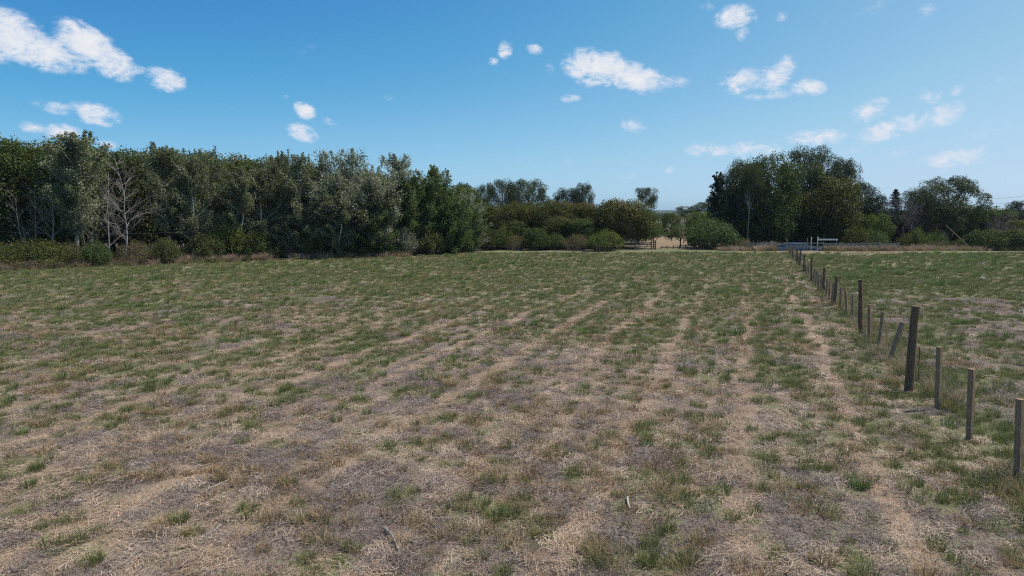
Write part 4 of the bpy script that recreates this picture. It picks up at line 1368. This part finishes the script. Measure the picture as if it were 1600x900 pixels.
def blade_material(name, stops, transl=.3, rnd_amt=.5):
    m, b = material(name)
    tint = b.n('ShaderNodeAttribute', attribute_name='tint').outputs['Fac']
    rnd = b.n('ShaderNodeObjectInfo').outputs['Random']
    v = b.m('ADD', b.m('MULTIPLY', tint, 1 - rnd_amt), b.m('MULTIPLY', rnd, rnd_amt), clamp=True)
    col = b.ramp(v, stops)
    p = b.n('ShaderNodeBsdfPrincipled', {'Base Color': col, 'Roughness': .6, 'Specular IOR Level': .25})
    t_ = b.n('ShaderNodeBsdfTranslucent', {'Color': col})
    finish(b, b.n('ShaderNodeMixShader', {0: transl, 1: p.outputs[0], 2: t_.outputs[0]}).outputs[0])
    return m


M['grass'] = blade_material('grass', [(0, (.092, .116, .038)), (.4, (.138, .163, .056)), (.8, (.195, .203, .082)), (1, (.32, .275, .148))])
M['lush'] = blade_material('lush', [(0, (.065, .110, .030)), (.5, (.105, .165, .045)), (1, (.17, .22, .07))])
M['dry'] = blade_material('dry', [(0, (.13, .085, .040)), (.4, (.25, .175, .092)), (.8, (.38, .29, .17)), (1, (.20, .19, .085))])
M['straw'] = blade_material('straw', [(0, (.16, .118, .088)), (.35, (.32, .238, .170)), (.7, (.48, .37, .27)), (1, (.64, .54, .44))], .15)
M['thatch'] = blade_material('thatch', [(0, (.045, .035, .030)), (.4, (.128, .103, .089)), (.8, (.25, .21, .185)), (1, (.42, .37, .33))], .1)
M['tall_dry'] = blade_material('tall_dry', [(0, (.17, .125, .085)), (.5, (.33, .255, .18)), (1, (.50, .42, .33))])
M['flower'] = blade_material('flower', [(0, (.40, .38, .33)), (1, (.72, .70, .64))], .2)


def proto(name, meshes):
    col = bpy.data.collections.new(name + '_kinds')
    for i, me in enumerate(meshes):
        o = bpy.data.objects.new('%s_kind_%02d' % (name, i), me)
        col.objects.link(o)
    return col, len(meshes)


def scatter(name, col, nk, x, y, scl, rotz, label, category, seed, tilt=.12, zoff=0.0):
    rng = np.random.default_rng(seed)
    n = len(x)
    z = terrain_z(x, y) + zoff
    me = bpy.data.meshes.new(name)
    me.vertices.add(n)
    me.vertices.foreach_set('co', np.stack([x, y, z], 1).astype(np.float32).ravel())
    at = me.attributes.new('scl', 'FLOAT', 'POINT'); at.data.foreach_set('value', scl.astype(np.float32))
    at = me.attributes.new('rot', 'FLOAT_VECTOR', 'POINT')
    at.data.foreach_set('vector', np.stack([rng.normal(size=n) * tilt, rng.normal(size=n) * tilt, rotz], 1).astype(np.float32).ravel())
    at = me.attributes.new('idx', 'INT', 'POINT'); at.data.foreach_set('value', rng.integers(0, nk, n).astype(np.int32))
    ob = link(name, me)
    ng = bpy.data.node_groups.new('scatter_' + name, 'GeometryNodeTree')
    ng.interface.new_socket('Geometry', in_out='INPUT', socket_type='NodeSocketGeometry')
    ng.interface.new_socket('Geometry', in_out='OUTPUT', socket_type='NodeSocketGeometry')
    N = ng.nodes
    gi, go = N.new('NodeGroupInput'), N.new('NodeGroupOutput')
    ci = N.new('GeometryNodeCollectionInfo')
    ci.inputs['Collection'].default_value = col
    ci.inputs['Separate Children'].default_value = True
    ci.inputs['Reset Children'].default_value = True
    ip = N.new('GeometryNodeInstanceOnPoints')
    ip.inputs['Pick Instance'].default_value = True

    def attr(nm, ty):
        a_ = N.new('GeometryNodeInputNamedAttribute')
        a_.data_type = ty
        a_.inputs['Name'].default_value = nm
        return a_.outputs['Attribute']
    e2r = N.new('FunctionNodeEulerToRotation')
    L = ng.links.new
    L(gi.outputs[0], ip.inputs['Points'])
    L(ci.outputs[0], ip.inputs['Instance'])
    L(attr('idx', 'INT'), ip.inputs['Instance Index'])
    L(attr('rot', 'FLOAT_VECTOR'), e2r.inputs[0])
    L(e2r.outputs[0], ip.inputs['Rotation'])
    L(attr('scl', 'FLOAT'), ip.inputs['Scale'])
    L(ip.outputs[0], go.inputs[0])
    md = ob.modifiers.new('scatter', 'NODES')
    md.node_group = ng
    return tag(ob, label, category, kind='stuff')


def sample_wedge(rng, y0, y1, dens, margin=1.12):
    """points spread evenly over the part of the field in view between two distances"""
    hw = 0.75 * margin
    area = hw * (y1 ** 2 - y0 ** 2)
    n = int(area * dens)
    y = np.sqrt(y0 ** 2 + rng.random(n) * (y1 ** 2 - y0 ** 2))
    x = (rng.random(n) * 2 - 1) * (hw * y + 1.0)
    return x, y


rng = np.random.default_rng(77)


def bands(specs, prob, margin=1.1):
    xs, ys, ss = [], [], []
    for y0, y1, dens, s0 in specs:
        x, y = sample_wedge(rng, y0, y1, dens, margin)
        px = x / y * F + 800
        inside = (y < 48.0 + np.clip(px, -60, 740) / 740.0 * 20.0 - .3) & (y < 73.5)
        k = inside & (rng.random(len(x)) < prob(x, y))
        xs.append(x[k]); ys.append(y[k]); ss.append(np.full(k.sum(), s0))
    x, y, s = np.concatenate(xs), np.concatenate(ys), np.concatenate(ss)
    return x, y, s * (.65 + .7 * rng.random(len(x)))


def p_green(x, y):
    g_, s_, st, r_, d_ = fields(x, y)
    return np.clip((g_ - .22) * 1.5, 0, 1) * (1 - d_)


def p_straw(x, y):
    g_, s_, st, r_, d_ = fields(x, y)
    return np.clip(s_ * 1.3 - .12, 0, 1) * (1 - .75 * r_) * (1 - .6 * d_)


def p_thatch(x, y):
    g_, s_, st, r_, d_ = fields(x, y)
    return np.clip(1 - g_ - .5 * s_, 0.05, 1)


def p_dry(x, y):
    g_, s_, st, r_, d_ = fields(x, y)
    nn = fbm(x / 1.7, y / 1.7, 91, 3)
    return np.clip((nn - .43) * 4, 0, 1) * (1 - .6 * r_)


def p_lush(x, y):
    g_, s_, st, r_, d_ = fields(x, y)
    nn = fbm(x / 2.4, y / 2.4, 97, 3)
    left = np.clip((nn - .52) * 5, 0, 1) * .55
    right = np.clip((nn - .44) * 5, 0, 1) * np.clip(g_ * 1.4, 0, 1)
    return left * (1 - r_) + right * r_


gm_ = [blade_mesh('grass_%d' % i, 96, [.10, .13, .08, .15][i], [.10, .13, .15, .09][i], .0052, [.7, .6, .9, .5][i], M['grass'], 100 + i) for i in range(4)]
col, nk = proto('grass', gm_)
x, y, s = bands([(6.5, 16, 28, .9), (16, 30, 27, .92), (30, 48, 17, 1.0), (48, 74, 9, 1.15)], p_green)
scatter('green_grass', col, nk, x, y, s, rng.random(len(x)) * 6.283, 'short green grass growing in patches over the mown field', 'grass', 1)

lm_ = [blade_mesh('lush_%d' % i, 110, [.17, .21, .14][i], [.15, .12, .2][i], .008, .7, M['lush'], 120 + i) for i in range(3)]
col, nk = proto('lush', lm_)
x, y, s = bands([(6.5, 20, 2.2, .8), (20, 40, 1.7, 1.1), (40, 72, .9, 1.5)], p_lush)
scatter('grass_tufts', col, nk, x, y, s, rng.random(len(x)) * 6.283, 'brighter green grass tufts dotted over field and paddock', 'grass', 2)

sm_ = [blade_mesh('straw_%d' % i, 84, [.15, .20, .11, .17][i], [.20, .24, .18, .26][i], .0046, 0, M['straw'], 140 + i, True, wig=None if i < 3 else 1) for i in range(4)]
col, nk = proto('straw', sm_)
x, y, s = bands([(6.5, 16, 17, 1.0), (16, 30, 11, 1.15), (30, 48, 4.0, 1.4), (48, 70, 1.4, 1.6)], p_straw)
rowang = math.atan2(1, ROW)
scatter('straw_litter', col, nk, x, y, s, np.where(rng.random(len(x)) < .5, rng.normal(size=len(x)) * .5 + rowang, rng.random(len(x)) * 6.283),
        'pale cut straw lying in rows on the mown field', 'straw', 3, tilt=.05)

tm_ = [blade_mesh('thatch_%d' % i, 84, [.10, .14, .08][i], [.18, .2, .2][i], .0055, 0, M['thatch'], 160 + i, True, wig=1) for i in range(3)]
col, nk = proto('thatch', tm_)
x, y, s = bands([(6.5, 16, 18, 1.0), (16, 30, 9, 1.2), (30, 45, 3, 1.5)], p_thatch)
scatter('thatch_litter', col, nk, x, y, s, rng.random(len(x)) * 6.283, 'grey dead thatch covering the bare soil between tufts', 'thatch', 4, tilt=.05)

dm_ = [blade_mesh('dry_%d' % i, 60, [.09, .12, .07][i], [.12, .10, .16][i], .0065, .9, M['dry'], 180 + i) for i in range(3)]
col, nk = proto('dry', dm_)
x, y, s = bands([(6.5, 16, 14, 1.0), (16, 30, 8, 1.1), (30, 48, 3, 1.2), (48, 72, 1.2, 1.4)], p_dry)
scatter('dry_grass', col, nk, x, y, s, rng.random(len(x)) * 6.283, 'short tan dry grass tufts over the mown field', 'grass', 5)

# taller mixed grass along the wire fence
n = 900
yy = 8 + 66 * rng.random(n) ** 1.3
uu = UF + .05 + .0065 * yy + rng.normal(size=n) * (.30 - .001 * yy)
xx = uu + ROW * yy
keep = fbm(xx / 1.5, yy / 1.5, 111, 3) > .40
fm_ = [blade_mesh('fence_dry', 60, .36, .16, .006, .5, M['tall_dry'], 201), blade_mesh('fence_green', 80, .32, .18, .008, .6, M['grass'], 202),
       blade_mesh('fence_mixed', 70, .28, .15, .007, .7, M['dry'], 203), blade_mesh('fence_green_low', 80, .26, .2, .008, .6, M['grass'], 204)]
col, nk = proto('fence_grass', fm_)
scatter('fence_grass', col, nk, xx[keep], yy[keep], .55 + .65 * rng.random(keep.sum()), rng.random(keep.sum()) * 6.283, 'long unmown grass growing along the wire fence', 'grass', 6)

# tall dry grass at the foot of the wood and of the far hedges
n = 3600
px = rng.random(n) * 700 - 40
dep = 47.1 + np.clip(px, -60, 740) / 740.0 * 18.6 + rng.normal(size=n) * .5
xx = (px - 800) / F * dep
keep = (fbm(px / 34, dep / 3, 131, 3) > .42) & (px < 640)
xx, dep = xx[keep], dep[keep]
px2 = np.where(rng.random(1500) < .6, rng.random(1500) * 230 + 1180, rng.random(1500) * 520 + 1120)
dep2 = 72.2 + rng.normal(size=1500) * .5
k2 = (px2 < 1212) | (px2 > 1292)
px2, dep2 = px2[k2], dep2[k2]
x2 = (px2 - 800) / F * dep2
xx, dep = np.concatenate([xx, x2]), np.concatenate([dep, dep2])
em_ = [blade_mesh('edge_%d' % i, 60, [.55, .42, .36][i], .3, .016, .6, [M['tall_dry'], M['tall_dry'], M['dry']][i], 220 + i) for i in range(3)]
em_.append(blade_mesh('edge_3', 70, .4, .3, .018, .6, M['grass'], 224))
col, nk = proto('edge_grass', em_)
scatter('margin_grass', col, nk, xx, dep, .5 + .8 * rng.random(len(xx)), rng.random(len(xx)) * 6.283, 'tall bleached grass along the field margins', 'grass', 7)

# pale flowering weeds in the right paddock
def p_weed(x, y):
    u0 = x - ROW * y
    nn = fbm(x / 2.6, y / 2.6, 151, 3)
    return np.clip((nn - .64) * 8, 0, 1) * (u0 > UF + .4)


x, y, s = bands([(12, 30, 1.3, .8), (30, 70, .45, 1.0)], p_weed)
wm_ = []
for i in range(3):
    r2 = np.random.default_rng(240 + i)
    n = 46
    ps = np.stack([r2.normal(size=n) * .13, r2.normal(size=n) * .13, .05 + .14 * r2.random(n)], 1)
    wm_.append(leaf_mesh('weed_%d' % i, ps, unit(r2.normal(size=(n, 3)) * .6 + np.array([0, 0, 1])), .022 + .03 * r2.random(n), .9, r2.random(n), M['flower'], r2))
col, nk = proto('weeds', wm_)
scatter('white_weeds', col, nk, x, y, s, rng.random(len(x)) * 6.283, 'patches of small whitish weeds in the right paddock', 'weeds', 8)
